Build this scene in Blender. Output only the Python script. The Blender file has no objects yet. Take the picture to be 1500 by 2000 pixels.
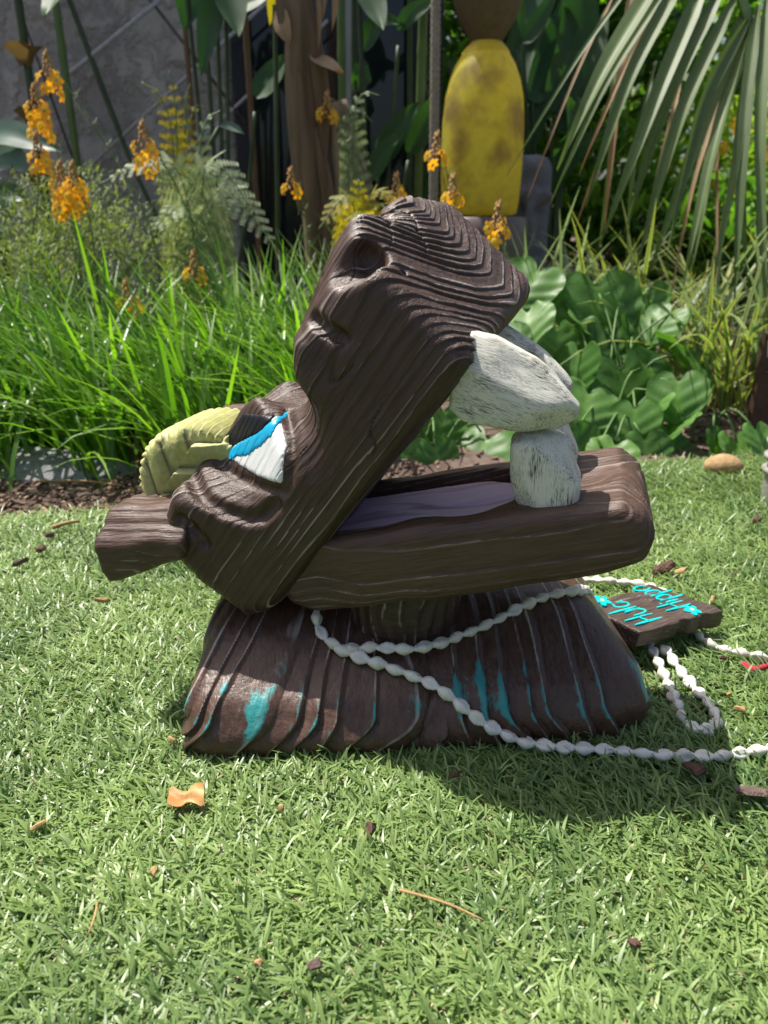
import bpy, math, random
import numpy as np
from mathutils import Matrix, Vector
random.seed(7)
RNG = np.random.default_rng(11)
sc = bpy.context.scene
COL = sc.collection
RAD = math.radians

# ------------------------------------------------------------------ camera
F_PX, PITCH, CAM_H = 1502.0, RAD(21), 0.398          # photo is 1500 x 2000
cam_d = bpy.data.cameras.new('camera')
cam = bpy.data.objects.new('camera', cam_d); COL.objects.link(cam)
cam.location = (0, 0, CAM_H); cam.rotation_euler = (RAD(90) - PITCH, 0, 0)
cam_d.sensor_fit = 'VERTICAL'; cam_d.sensor_height = 36.0; cam_d.lens = 36.0 * F_PX / 2000
cam_d.clip_start = 0.02; cam_d.clip_end = 600
cam_d.dof.use_dof = True; cam_d.dof.focus_distance = 0.60; cam_d.dof.aperture_fstop = 8.5
sc.camera = cam
# ------------------------------------------------------------------ sky and sun
SUN = Vector((-0.37, 0.30, 1.0)).normalized()          # towards the sun
w = bpy.data.worlds.new('World'); sc.world = w; w.use_nodes = True
wn = w.node_tree; bg = wn.nodes['Background']
sky = wn.nodes.new('ShaderNodeTexSky'); sky.sky_type = 'NISHITA'; sky.sun_disc = False; sky.dust_density = 4.0; sky.ozone_density = 0.4
sky.sun_elevation = math.asin(SUN.z); sky.sun_rotation = math.atan2(SUN.x, SUN.y)
wn.links.new(sky.outputs[0], bg.inputs[0]); bg.inputs[1].default_value = 0.095
sl = bpy.data.lights.new('sun', 'SUN'); sl.energy = 5.0; sl.angle = RAD(0.5); sl.color = (1, .95, .87)
so = bpy.data.objects.new('sun', sl); COL.objects.link(so)
so.location = (-1, 2, 5); so.rotation_euler = SUN.to_track_quat('Z', 'Y').to_euler()
sc.view_settings.view_transform = 'Standard'; sc.view_settings.look = 'None'
sc.view_settings.gamma = 1; sc.view_settings.use_curve_mapping = False
sc.view_settings.exposure = 0.55

# ------------------------------------------------------------------ pixel rays -> places in the world
FW = np.array([0, math.cos(PITCH), -math.sin(PITCH)]); UP = np.array([0, math.sin(PITCH), math.cos(PITCH)])
CC = np.array([0, 0, CAM_H])
def ray(x, y): return np.array([(x - 750) / F_PX, 0, 0]) + FW - UP * (y - 1000) / F_PX
def at(x, y, Y): r = ray(x, y); return CC + r * (Y / r[1])
def gnd(x, y, z=0.0): r = ray(x, y); return CC + r * ((z - CAM_H) / r[2])

# ------------------------------------------------------------------ small helpers
def tag(o, label=None, cat=None, group=None, kind=None):
    if label: o['label'] = label
    if cat: o['category'] = cat
    if group: o['group'] = group
    if kind: o['kind'] = kind
    return o
def empty(name, loc=(0, 0, 0)):
    o = bpy.data.objects.new(name, None); COL.objects.link(o); o.location = loc; o.empty_display_size = .05
    return o
def link(name, me, parent=None, M=None):
    o = bpy.data.objects.new(name, me); COL.objects.link(o)
    if parent is not None: o.parent = parent
    if M is not None: o.matrix_basis = M
    return o
def np_mesh(name, V, Q, mat=None, smooth=True, attrs=None):
    """V (n,3), Q (m,k) equal sized faces"""
    V = np.ascontiguousarray(V, dtype=np.float32); Q = np.ascontiguousarray(Q, dtype=np.int32)
    me = bpy.data.meshes.new(name)
    me.vertices.add(len(V)); me.vertices.foreach_set('co', V.ravel())
    k = Q.shape[1]
    me.loops.add(Q.size); me.loops.foreach_set('vertex_index', Q.ravel())
    me.polygons.add(len(Q)); me.polygons.foreach_set('loop_start', np.arange(0, Q.size, k, dtype=np.int32))
    me.polygons.foreach_set('use_smooth', np.full(len(Q), smooth))
    me.update(calc_edges=True)
    for n, a in (attrs or {}).items():
        at_ = me.attributes.new(n, 'FLOAT', 'POINT'); at_.data.foreach_set('value', np.ascontiguousarray(a, dtype=np.float32))
    if mat: me.materials.append(mat)
    return me
def py_mesh(name, V, Fs, mat=None, smooth=False):
    me = bpy.data.meshes.new(name); me.from_pydata([tuple(map(float, v)) for v in V], [], Fs); me.update()
    if smooth: me.polygons.foreach_set('use_smooth', [True] * len(me.polygons))
    if mat: me.materials.append(mat)
    return me
def _h(ix, iy, iz, s):
    n = (ix.astype(np.int64) * 374761393 + iy.astype(np.int64) * 668265263 + iz.astype(np.int64) * 2147483647 + s * 974711) & 0xffffffff
    n = ((n ^ (n >> 13)) * 1274126177) & 0xffffffff
    return ((n ^ (n >> 16)) & 0xffff) / 65535.0
def vnoise(P, seed=0):
    P = np.asarray(P, dtype=np.float64); i = np.floor(P).astype(np.int64); f = P - i; f = f * f * (3 - 2 * f)
    r = 0
    for dx in (0, 1):
        for dy in (0, 1):
            for dz in (0, 1):
                wgt = (f[..., 0] if dx else 1 - f[..., 0]) * (f[..., 1] if dy else 1 - f[..., 1]) * (f[..., 2] if dz else 1 - f[..., 2])
                r = r + wgt * _h(i[..., 0] + dx, i[..., 1] + dy, i[..., 2] + dz, seed)
    return r * 2 - 1
def fbm(P, seed=0, o=3):
    P = np.asarray(P, dtype=np.float64); r = 0; a = 1
    for k in range(o): r = r + a * vnoise(P * 2 ** k + 17.3 * k, seed + k); a *= .5
    return r / 1.8
def sstep(x, a, b): t = np.clip((x - a) / (b - a), 0, 1); return t * t * (3 - 2 * t)

# ------------------------------------------------------------------ material nodes
class NT:
    def __init__(s, name):
        s.m = bpy.data.materials.new(name); s.m.use_nodes = True; s.t = s.m.node_tree
        s.b = s.t.nodes['Principled BSDF']; s.o = s.t.nodes['Material Output']
    def n(s, typ, **kw):
        nd = s.t.nodes.new('ShaderNode' + typ)
        for k, v in kw.items():
            if k.startswith('i_'): s.set(nd, k[2:], v)
            elif k.startswith('n_'): s.set(nd, int(k[2:]), v)
            else: setattr(nd, k, v)
        return nd
    def set(s, nd, key, v):
        if isinstance(key, str): key = key.replace('_', ' ')
        if isinstance(v, bpy.types.NodeSocket): s.t.links.new(v, nd.inputs[key])
        else: nd.inputs[key].default_value = v
    def attr(s, name): return s.n('Attribute', attribute_name=name).outputs['Fac']
    def coord(s, scale=(1, 1, 1), kind='Object'):
        mp = s.n('Mapping'); s.t.links.new(s.n('TexCoord').outputs[kind], mp.inputs[0]); mp.inputs['Scale'].default_value = scale
        return mp.outputs[0]
    def noise(s, vec, scale, detail=4, rough=.55, dist=0):
        return s.n('TexNoise', i_Vector=vec, i_Scale=scale, i_Detail=detail, i_Roughness=rough, i_Distortion=dist).outputs['Fac']
    def ramp(s, fac, *st):
        r = s.n('ValToRGB', i_Fac=fac); e = r.color_ramp.elements
        while len(e) < len(st): e.new(.5)
        for k, (p, c) in enumerate(st):
            e[k].position = p; e[k].color = (c, c, c, 1) if isinstance(c, (int, float)) else (*c, 1)
        return r.outputs[0]
    def mix(s, fac, a, b, mode='MIX'):
        m = s.n('Mix', data_type='RGBA', blend_type=mode)
        for i, v in ((0, fac), (6, a), (7, b)):
            if isinstance(v, tuple) and len(v) == 3: v = (*v, 1)
            s.set(m, i, v)
        return m.outputs[2]
    def math(s, op, a, b=0.0, clamp=False):
        m = s.n('Math', operation=op, use_clamp=clamp); s.set(m, 0, a); s.set(m, 1, b); return m.outputs[0]
    def bump(s, h, strength=.5, dist=.001):
        s.set(s.b, 'Normal', s.n('Bump', i_Height=h, i_Strength=strength, i_Distance=dist).outputs[0])
    def bs(s, **kw):
        for k, v in kw.items():
            if isinstance(v, tuple) and len(v) == 3: v = (*v, 1)
            s.set(s.b, k, v)
        return s
def plain(name, col, rough=.6, var=.25, scale=40, bumps=.3, bd=.001, spec=.4):
    t = NT(name); c = t.coord(); nz = t.noise(c, scale, 5)
    col2 = tuple(x * (1 - var) for x in col); col1 = tuple(min(1, x * (1 + var)) for x in col)
    t.bs(Base_Color=t.ramp(nz, (.3, col2), (.7, col1)), Roughness=rough)
    t.b.inputs['Specular IOR Level'].default_value = spec
    t.bump(t.noise(c, scale * 4, 4), bumps, bd); return t.m
def leafmat(name, c1, c2, trans=.5, rough=.45, tint=(1.5, 1.6, .5), scale=30, spec=.5, edge=None):
    """two-sided leaf: diffuse/gloss in front, light coming through from behind; colour varies by the 'rnd' attribute"""
    t = NT(name); r = t.attr('rnd'); nz = t.noise(t.coord(), scale, 4)
    f = t.math('ADD', t.math('MULTIPLY', r, .75), t.math('MULTIPLY', nz, .3))
    col = t.ramp(f, (.12, c1), (.85, c2))
    if edge: col = t.mix(t.ramp(t.attr('edge'), (.55, 0.0), (.75, 1.0)), col, edge)
    t.bs(Base_Color=col, Roughness=rough); t.b.inputs['Specular IOR Level'].default_value = spec
    tr = t.n('BsdfTranslucent', i_Color=t.mix(1.0, col, tint, 'MULTIPLY'))
    mx = t.n('MixShader'); t.set(mx, 0, trans); t.set(mx, 1, t.b.outputs[0]); t.set(mx, 2, tr.outputs[0])
    t.t.links.new(mx.outputs[0], t.o.inputs[0]); return t.m
def woodmat(name, dark, light, wash=(.55, .5, .46), wash_amt=.5, teal=None, rough=.42, fib=(40, 320, 320)):
    """weathered carved wood; ring = growth ring phase of the carving, wash = worn pale paint on the ridges"""
    t = NT(name); ring = t.attr('ring'); c = t.coord()
    fibre = t.noise(t.coord(fib), 1, 5, .6); blotch = t.noise(c, 18, 4)
    col = t.mix(blotch, dark, light)
    col = t.mix(t.ramp(ring, (.0, .5), (.6, .0)), col, tuple(x * .45 for x in dark))
    col = t.mix(t.math('MULTIPLY', t.ramp(fibre, (.35, 0.0), (.7, 1.0)), .55), col, tuple(x * 1.5 for x in light))
    wm = t.math('MULTIPLY', t.ramp(t.math('ADD', t.attr('wash'), t.math('MULTIPLY', fibre, .45)), (.55, 0.0), (1.0, 1.0)), wash_amt, True)
    col = t.mix(wm, col, wash)
    if teal:
        tm = t.math('ADD', t.attr('teal'), t.math('MULTIPLY', t.math('SUBTRACT', fibre, .5), 1.3))
        col = t.mix(t.ramp(tm, (.5, 0.0), (.8, .85)), col, teal)
    t.bs(Base_Color=col, Roughness=t.ramp(fibre, (.2, rough - .12), (.8, rough + .2)))
    t.b.inputs['Specular IOR Level'].default_value = .5
    t.bump(t.math('ADD', fibre, t.math('MULTIPLY', t.noise(t.coord((fib[0] * .5, fib[1] * 2.4, fib[2] * 2.4)), 1, 4), .5)), .75, .0012); return t.m

# ------------------------------------------------------------------ implicit carving
def poly_sdf(P, X, Y):
    P = np.asarray(P, dtype=np.float64); d = np.full(X.shape, 1e9); s = np.ones(X.shape)
    n = len(P)
    for i in range(n):
        a, b = P[i], P[i - 1]; e = b - a; wx, wy = X - a[0], Y - a[1]
        t = np.clip((wx * e[0] + wy * e[1]) / (e @ e), 0, 1)
        d = np.minimum(d, (wx - e[0] * t) ** 2 + (wy - e[1] * t) ** 2)
        c1, c2, c3 = Y >= a[1], Y < b[1], e[0] * wy > e[1] * wx
        s = np.where((c1 & c2 & c3) | (~c1 & ~c2 & ~c3), -s, s)
    return s * np.sqrt(d)
def rmax(a, b, r):
    a2, b2 = a + r, b + r
    return np.sqrt(np.maximum(a2, 0) ** 2 + np.maximum(b2, 0) ** 2) + np.minimum(np.maximum(a2, b2), 0) - r
def smin(a, b, k): h = np.clip(.5 + .5 * (b - a) / k, 0, 1); return b + (a - b) * h - k * h * (1 - h)
def smax(a, b, k): return -smin(-a, -b, k)
def ellip(G, c, r):
    q = [(G[i] - c[i]) / r[i] for i in range(3)]; k = np.sqrt(q[0] ** 2 + q[1] ** 2 + q[2] ** 2)
    return (k - 1) * min(r)
def chain(G, pts, r):
    d = None
    for a, b in zip(pts[:-1], pts[1:]):
        a = np.asarray(a, float); e = np.asarray(b, float) - a
        wv = [G[i] - a[i] for i in range(3)]; t = np.clip((wv[0] * e[0] + wv[1] * e[1] + wv[2] * e[2]) / (e @ e + 1e-12), 0, 1)
        q = (wv[0] - e[0] * t) ** 2 + (wv[1] - e[1] * t) ** 2 + (wv[2] - e[2] * t) ** 2
        d = q if d is None else np.minimum(d, q)
    return np.sqrt(d) - r
class Grid:
    def __init__(s, lo, hi, h):
        s.lo = np.array(lo, float); s.h = h; s.n = np.ceil((np.array(hi) - s.lo) / h).astype(int) + 1
        ax = [s.lo[i] + h * np.arange(s.n[i]) for i in range(3)]
        s.G = np.meshgrid(*ax, indexing='ij', sparse=True); s.ax = ax
    def full(s, a): return np.broadcast_to(a, tuple(s.n))
    def sample(s, F, P):
        q = np.clip(np.round((P - s.lo) / s.h).astype(int), 0, s.n - 1)
        ins = np.all((P > s.lo) & (P < s.lo + s.h * (s.n - 1)), axis=-1)
        return np.where(ins, F[q[..., 0], q[..., 1], q[..., 2]], 1.0)
    def nets(s, F):
        F = np.ascontiguousarray(F); S = F < 0; nx, ny, nz = F.shape
        cs = np.zeros((nx - 1, ny - 1, nz - 1), np.int8)
        cor = [(i, j, k) for i in (0, 1) for j in (0, 1) for k in (0, 1)]
        for i, j, k in cor: cs += S[i:nx - 1 + i, j:ny - 1 + j, k:nz - 1 + k]
        A = np.argwhere((cs > 0) & (cs < 8)); idx = np.full(cs.shape, -1, np.int64); idx[tuple(A.T)] = np.arange(len(A))
        V = np.zeros((len(A), 3)); cnt = np.zeros(len(A)); vals = {c: F[A[:, 0] + c[0], A[:, 1] + c[1], A[:, 2] + c[2]] for c in cor}
        for c in cor:
            for ax in range(3):
                if c[ax]: continue
                d = list(c); d[ax] = 1; fa, fb = vals[c], vals[tuple(d)]; m = (fa < 0) != (fb < 0)
                t = np.where(m, fa / np.where(fa == fb, 1, fa - fb), 0)
                p = np.array(c, float)[None] + np.zeros((len(A), 3)); p[:, ax] += t
                V[m] += p[m]; cnt[m] += 1
        V = s.lo + (A + V / cnt[:, None]) * s.h
        Q = []
        for ax in range(3):
            sl0 = [slice(None)] * 3; sl1 = [slice(None)] * 3; sl0[ax] = slice(0, -1); sl1[ax] = slice(1, None)
            a, b = S[tuple(sl0)], S[tuple(sl1)]; E = np.argwhere(a != b)
            o1, o2 = [i for i in range(3) if i != ax]
            E = E[(E[:, o1] > 0) & (E[:, o2] > 0) & (E[:, o1] < F.shape[o1] - 1) & (E[:, o2] < F.shape[o2] - 1)]
            def cell(d1, d2):
                q = E.copy(); q[:, o1] -= d1; q[:, o2] -= d2; return idx[q[:, 0], q[:, 1], q[:, 2]]
            quad = np.stack([cell(1, 1), cell(0, 1), cell(0, 0), cell(1, 0)], 1)
            ins = a[tuple(E.T)]; flip = ins if ax != 1 else ~ins
            quad[~flip] = quad[~flip][:, ::-1]; Q.append(quad)
        return V, np.concatenate(Q)
def normals(V, Q):
    n = np.cross(V[Q[:, 2]] - V[Q[:, 0]], V[Q[:, 3]] - V[Q[:, 1]]); N = np.zeros_like(V)
    for k in range(4): np.add.at(N, Q[:, k], n)
    return N / (np.linalg.norm(N, axis=1, keepdims=True) + 1e-12)
def relax(V, Q, it=2):
    for _ in range(it):
        S = np.zeros_like(V); c = np.zeros(len(V))
        for k in range(4):
            for j in (1, 3): np.add.at(S, Q[:, k], V[Q[:, (k + j) % 4]]); np.add.at(c, Q[:, k], 1)
        V = V * .4 + S / np.maximum(c, 1)[:, None] * .6
    return V
def split(V, Q):
    n = len(V); E = np.concatenate([Q[:, [k, (k + 1) % 4]] for k in range(4)]); E.sort(axis=1)
    key, inv = np.unique(E[:, 0].astype(np.int64) * n + E[:, 1], return_inverse=True); m = len(Q)
    mid = (V[key // n] + V[key % n]) / 2; ce = V[Q].mean(1); e = [n + inv[k * m:(k + 1) * m] for k in range(4)]; c = n + len(mid) + np.arange(m)
    return np.concatenate([V, mid, ce]), np.concatenate([np.stack([Q[:, k], e[k], c, e[(k + 3) % 4]], 1) for k in range(4)])
def carve(name, grid, F, mat, disp, parent, M, fine=False):
    V, Q = grid.nets(F)
    if fine: V = relax(V, Q, 3); V, Q = split(V, Q); V = relax(V, Q, 1)
    N = normals(V, Q)
    d, attrs = disp(V, N); V = V + N * d[:, None]
    return link(name, np_mesh(name, V, Q, mat, True, attrs), parent, M)
def frame(o, x, y, z):
    M = Matrix.Identity(4)
    for i, v in enumerate((x, y, z, o)):
        for j in range(3): M[j][i] = v[j]
    return M
def hit(grid, F, M, px, py, off=0.0):
    Mi = np.array(M.inverted()); o = Mi[:3, :3] @ CC + Mi[:3, 3]; d = Mi[:3, :3] @ ray(px, py)
    s = np.arange(.25, 1.3, .0006); P = o + d * s[:, None]; v = grid.sample(F, P); k = np.argmax(v < off)
    return P[k] if v[k] < off else None
def saw(ph, edge=.16):
    f = ph - np.floor(ph); return np.where(f < 1 - edge, f / (1 - edge), (1 - f) / edge)

# ================================================================== THE HIPPO CARVING
PSI = RAD(15); HF = np.array([math.cos(PSI), -math.sin(PSI), 0]); HL = np.array([math.sin(PSI), math.cos(PSI), 0]); HZ = np.array([0, 0, 1.])
HO = np.array([0, .60, 0])
hippo = tag(empty('hippo_carving', HO), 'carved dark wooden hippo head with wide open mouth on a fluted base', 'sculpture')
def hframe(u0, w0, du, dw):
    """local x runs along (du,dw) in the hippo's side plane, y to its far flank, z across; relative to the hippo empty"""
    n = math.hypot(du, dw); du, dw = du / n, dw / n
    return frame(HF * u0 + HZ * w0, HF * du + HZ * dw, HL, HZ * du - HF * dw)
def world(M): return Matrix.Translation(Vector(HO)) @ M

M_WOOD = woodmat('carved_dark_wood', (.026, .014, .009), (.070, .037, .024), wash=(.36, .31, .27), wash_amt=.9)
M_WOODH = woodmat('carved_brown_wood', (.040, .022, .014), (.095, .051, .034), wash=(.38, .31, .27), wash_amt=.6)
M_TOOTH = None
def toothmat():
    t = NT('whitewashed_wood'); c = t.coord((70, 1300, 1300)); nz = t.noise(c, 1, 5, .7); bl = t.noise(t.coord((30, 60, 60)), 1, 3)
    f = t.math('ADD', nz, t.math('MULTIPLY', t.math('SUBTRACT', bl, .5), .75))
    col = t.ramp(f, (.31, (.04, .04, .04)), (.39, (.42, .42, .35)), (.50, (.74, .73, .63)), (.8, (.66, .65, .53)))
    sc1 = t.noise(t.coord((110, 2600, 2600)), 1, 2, .5); sc2 = t.noise(t.coord((26, 55, 55)), 1, 3)
    col = t.mix(t.math('MULTIPLY', t.ramp(sc1, (.52, 0.0), (.60, 1.0)), t.ramp(sc2, (.50, 0.0), (.66, 1.0))), col, (.05, .05, .055))
    col = t.mix(t.ramp(t.noise(t.coord(), 28, 2), (.6, 0.0), (.8, .5)), col, (.62, .5, .3))
    t.bs(Base_Color=col, Roughness=.55); t.bump(nz, .5, .001); return t.m
M_TOOTH = toothmat()
def paint(name, col, rough=.3, bumps=.3):
    t = NT(name); nz = t.noise(t.coord((60, 300, 300)), 1, 4)
    t.bs(Base_Color=t.mix(nz, tuple(x * .8 for x in col), col), Roughness=rough); t.bump(nz, bumps, .001); return t.m
M_WHITE = paint('eye_white_paint', (.82, .83, .82), .45); M_BLUE = paint('eye_blue_paint', (.0, .42, .72), .25); M_BLACK = paint('eye_black_paint', (.006, .007, .010), .42, .5); M_BLACK.node_tree.nodes['Principled BSDF'].inputs['Specular IOR Level'].default_value = .25

# ---- upper head: block along its own axis (a), lateral (v), dorsal (c)
HM = hframe(-.0663, .1104, .149, .204); HW = world(HM)
g = Grid((-.045, -.094, -.012), (.325, .094, .155), .0018); A, Vv, Cc = g.G
prof = [(-.032, .014), (-.034, .06), (-.030, .092), (-.012, .114), (.0146, .121), (.055, .121), (.088, .118), (.106, .104), (.122, .086), (.134, .082), (.150, .088), (.172, .103),
        (.19, .114), (.217, .119), (.25, .117), (.285, .108), (.33, .10), (.34, -.003), (.22, -.002), (.12, 0), (.0, 0), (-.014, .003)]
F = poly_sdf(prof, A[:, 0, :], Cc[0, 0, :][None] + 0 * A[:, 0, :])[:, None, :]
F = rmax(F, np.abs(Vv) - .079, .014)
# taller nostril mounds, brow mounds
for s in (-1, 1):
    F = smin(F, ellip((A, Vv, Cc), (.255, s * .041, .103), (.048, .034, .027)), .014)
    F = smin(F, ellip((A, Vv, Cc), (.078, s * .043, .098), (.046, .030, .032)), .012)
# muzzle end, tilted a little to the near flank
nf = np.array([1, -.30, -.08]); nf /= np.linalg.norm(nf); pf = np.array([.252, -.075, .03])
F = rmax(F, nf[0] * (A - pf[0]) + nf[1] * (Vv - pf[1]) + nf[2] * (Cc - pf[2]), .013)
for s in (-1, 1):
    # chamfer that carries the eye, then the notch behind the snout
    n2 = np.array([-.10, s * .80, .60]); n2 /= np.linalg.norm(n2)
    loc = sstep(A, .150, .118) * sstep(A, -.03, .066)
    F = smax(F, n2[0] * (A - .09) + n2[1] * (Vv - s * .077) + n2[2] * (Cc - .058) - (1 - loc) * .09, .010)
    F = smax(F, -chain((A, Vv, Cc), [(.120, s * .100, .050), (.129, s * .086, .070), (.136, s * .050, .100), (.138, s * .02, .108)], .021), .012)
    # rounded edge along the snout's back
    n3 = np.array([0, s * .6, .8]); F = smax(F, n3[1] * (Vv - s * .076) + n3[2] * (Cc - .102) - sstep(A, .19, .15) * .06, .014)
F0 = F.copy()
def hp(px, py): return hit(g, F0, HW, px, py)
def hpl(pts): return [p for p in (hp(*q) for q in pts) if p is not None]
grooves = [([(375, 925), (384, 950), (400, 974), (438, 998), (482, 1014), (512, 1008), (536, 985)], .0058), ([(428, 906), (468, 934), (515, 954), (556, 962)], .0036),
           ([(592, 596), (612, 622), (640, 645), (668, 660)], .0052), ([(352, 1012), (380, 1035), (402, 1062)], .004),
           ([(560, 800), (572, 850), (572, 900), (560, 950)], .003)]
for pts, r in grooves:
    q = hpl(pts)
    if len(q) > 1:
        F = smax(F, -chain((A, Vv, Cc), q, r), .004); F = smax(F, -chain((A, Vv, Cc), [(p[0], -p[1], p[2]) for p in q], r), .004)
pn = hp(690, 508); pn2 = hp(645, 552)
for s in (1, -1):
    F = smax(F, -chain((A, Vv, Cc), [(pn[0], s * pn[1], pn[2]), ((pn[0] + pn2[0]) / 2 + .002, s * (pn[1] + pn2[1]) / 2, (pn[2] + pn2[2]) / 2)], .0115), .008)
    F = smax(F, -chain((A, Vv, Cc), [(pn[0] + .004, s * (pn[1] + .012), pn[2] - .006), (pn[0], s * pn[1], pn[2])], .0125), .006)
# small round knot hole on the muzzle
pk = hp(787, 531); F = smax(F, -(chain((A, Vv, Cc), [pk, pk + np.array([-.004, .003, -.002])], .0022)), .002)
headF = F
def ringdisp(center, lam, amp, amp_end=None, end_axis=None, seed=0, pw=1.3, xs=6):
    def fn(V, N):
        wob = fbm(V * np.array([xs, 22, 22]), seed, 3) * .004 + fbm(V * np.array([xs * 4, 70, 70]), seed + 5, 2) * .0012
        dv = np.abs(V[:, 1] - center[0]) + 1e-6; dc = np.abs(V[:, 2] - center[1]) + 1e-6
        r = (dv ** pw + dc ** pw) ** (1 / pw) + wob + V[:, 0] * .03
        r0 = np.stack([r * 55, r * 0 + seed, V[:, 0] * 2], 1)
        ph = r / lam + 1.3 * vnoise(r0 * np.array([.8, 1, 1]), seed + 2) + .35 * vnoise(r0 * np.array([2.7, 1, 3]), seed + 4); s = saw(ph, .13); k = np.floor(ph)
        a = np.full(len(V), amp)
        endness = sstep(np.abs(N[:, 0]), .45, .8)
        if amp_end: a = a + (amp_end - amp) * endness
        a = a * (.45 + .95 * _h(k, k * 0 + 3, k * 0 + seed, 2)) * np.clip(.85 + .75 * fbm(V * np.array([12, 30, 30]), seed + 7, 2), .25, 1.5)
        fine = fbm(V * np.array([40, 260, 260]), seed + 9, 2) * .00025
        patch = np.clip(.55 + .9 * fbm(V * np.array([14, 60, 60]), seed + 3, 3), 0, 1)
        up = np.clip(N @ np.array([0, 0, 1.]), 0, 1)
        wash = sstep(s, .72 - .1 * endness, .98) * patch * (.95 + .3 * endness)
        return a * (s - .5) + fine, {'ring': s, 'wash': wash}
    return fn
hd0 = ringdisp((.030, .142), .0078, .0009, .0021, seed=3, pw=1.35)
def hd(V, N, k=1.0):
    d, at_ = hd0(V, N * np.array([1, 1, 1]) * np.where((V[:, :1] > .19) & (N[:, :1] > 0), 1, np.array([[.5, 1, 1]])))
    q = 1 - .45 * sstep(V[:, 0], .16, .10); tool = fbm(V * np.array([26, 34, 34]), 91, 2) * .0007
    crack = np.exp(-((vnoise(V * np.array([9, 46, 46]), 77)) / .018) ** 2) * sstep(vnoise(V * np.array([12, 20, 20]), 78), .1, .4) * .0016
    at_['wash'] = at_['wash'] * (1 - sstep(crack, .0004, .001)); at_['ring'] = at_['ring'] * (1 - sstep(crack, .0003, .0009))
    return d * q * k + tool - crack, at_
def hd_eye(V, N):
    d, at_ = hd(V, N, .55); return d, at_
carve('head', g, headF, M_WOOD, hd, hippo, HM, True)
# eyes: painted inlays that follow the carved brow
def lpoly(pts): return [(p[0], p[2]) for p in hpl(pts)]
eye_polys = [('eye', M_WHITE, [(434, 852), (452, 826), (478, 812), (546, 812), (556, 845), (561, 872), (553, 946), (528, 942), (500, 930), (468, 910), (441, 893)], .0011),
             ('iris', M_BLUE, [(439, 882), (470, 861), (506, 843), (528, 822), (546, 811), (552, 822), (536, 846), (514, 872), (486, 890), (448, 899)], .0019),
             ('pupil', M_BLACK, [(428, 862), (448, 824), (476, 806), (545, 806), (532, 824), (512, 845), (474, 865), (438, 886)], .0017)]
for s in (-1, 1):
    eye = None
    for nm, mt, pts, off in eye_polys:
        pl = lpoly(pts); d2 = poly_sdf(pl, A[:, 0, :], Cc[0, 0, :][None] + 0 * A[:, 0, :])[:, None, :]
        Fe = smax(headF - off, d2 + 0 * Vv, .0012); Fe = np.maximum(Fe, -(headF + .004)); Fe = np.maximum(Fe, .015 - s * Vv)
        i0, i1 = np.searchsorted(g.ax[0], (.03, .16)); sub = Grid.__new__(Grid); sub.h = g.h; sub.lo = g.lo + np.array([i0 * g.h, 0, 0])
        Fs = np.ascontiguousarray(Fe[i0:i1]); sub.n = np.array(Fs.shape)
        o = carve(nm, sub, Fs, mt, hd_eye, hippo if eye is None else eye, HM if eye is None else None, True)
        if eye is None: eye = o; eye['label'] = 'white, blue and black painted eye'

# ---- lower jaw
JM = hframe(-.034, .1034, .9574, .2887); JW = world(JM)
gj = Grid((-.045, -.092, -.012), (.276, .092, .082), .0021); A, Vv, Cc = gj.G
jp = [(-.032, .03), (-.024, .010), (-.006, -.001), (.222, -.003), (.250, .002), (.262, .016), (.258, .036), (.243, .048), (.18, .0535), (.03, .063), (-.032, .066)]
F = poly_sdf(jp, A[:, 0, :], Cc[0, 0, :][None] + 0 * A[:, 0, :])[:, None, :]
plan = rmax(A - .262, np.abs(Vv) - .076 + .006 * sstep(A, .05, .0), .022)
F = rmax(F, plan + 0 * Cc, .011)
tr = np.sqrt(np.maximum(A - .125, 0) ** 2 + (Vv * 1.0) ** 2) - .053
rimtop = .064 - .055 * A
floor_ = .040 - .02 * A
F = smax(F, -rmax(tr + 0 * Cc, floor_ - Cc + 0 * Vv, .008), .007)
F = smax(F, -ellip((A, Vv, Cc), (.218, 0, .062), (.03, .03, .02)), .012)
wavy = vnoise(np.stack(np.broadcast_arrays(A * 30, Vv * 30, Cc * 30), -1), 5) * .0018
F = F + wavy; jawF = F
jd = ringdisp((.02, -.055), .0072, .0008, .0012, seed=21, pw=1.6)
carve('lower_jaw', gj, jawF, M_WOODH, jd, hippo, JM, True)
# tongue
tF = np.sqrt(np.maximum(A - .118, 0) ** 2 + Vv ** 2) - .0495
ttop = .0545 - .055 * A + .004 * np.cos(np.clip(Vv / .05, -1, 1) * math.pi) * 0 + .0035 * np.sin(A * 38 + Vv * 30) * sstep(np.abs(Vv), .05, .0) - .003 * np.exp(-(Vv / .006) ** 2)
F = rmax(np.maximum(tF, -.03 - A) + 0 * Cc, np.maximum(Cc - ttop, .034 - Cc), .004)
def tdisp(V, N):
    s = fbm(V * np.array([18, 90, 90]), 4, 3); return s * .0006, {'ring': np.clip(.6 + s, 0, 1), 'wash': np.zeros(len(V))}
t = NT('purple_tongue_paint'); nz = t.noise(t.coord((22, 130, 130)), 1, 4); n2 = t.noise(t.coord((9, 60, 60)), 1, 3, .5, .5)
col = t.mix(nz, (.66, .46, .60), (.84, .64, .78)); col = t.mix(t.ramp(n2, (.52, 0.0), (.62, .7)), col, (.34, .20, .28))
t.bs(Base_Color=col, Roughness=.38); t.bump(nz, .4, .001)
carve('tongue', gj, F, t.m, tdisp, hippo, JM)

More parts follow.
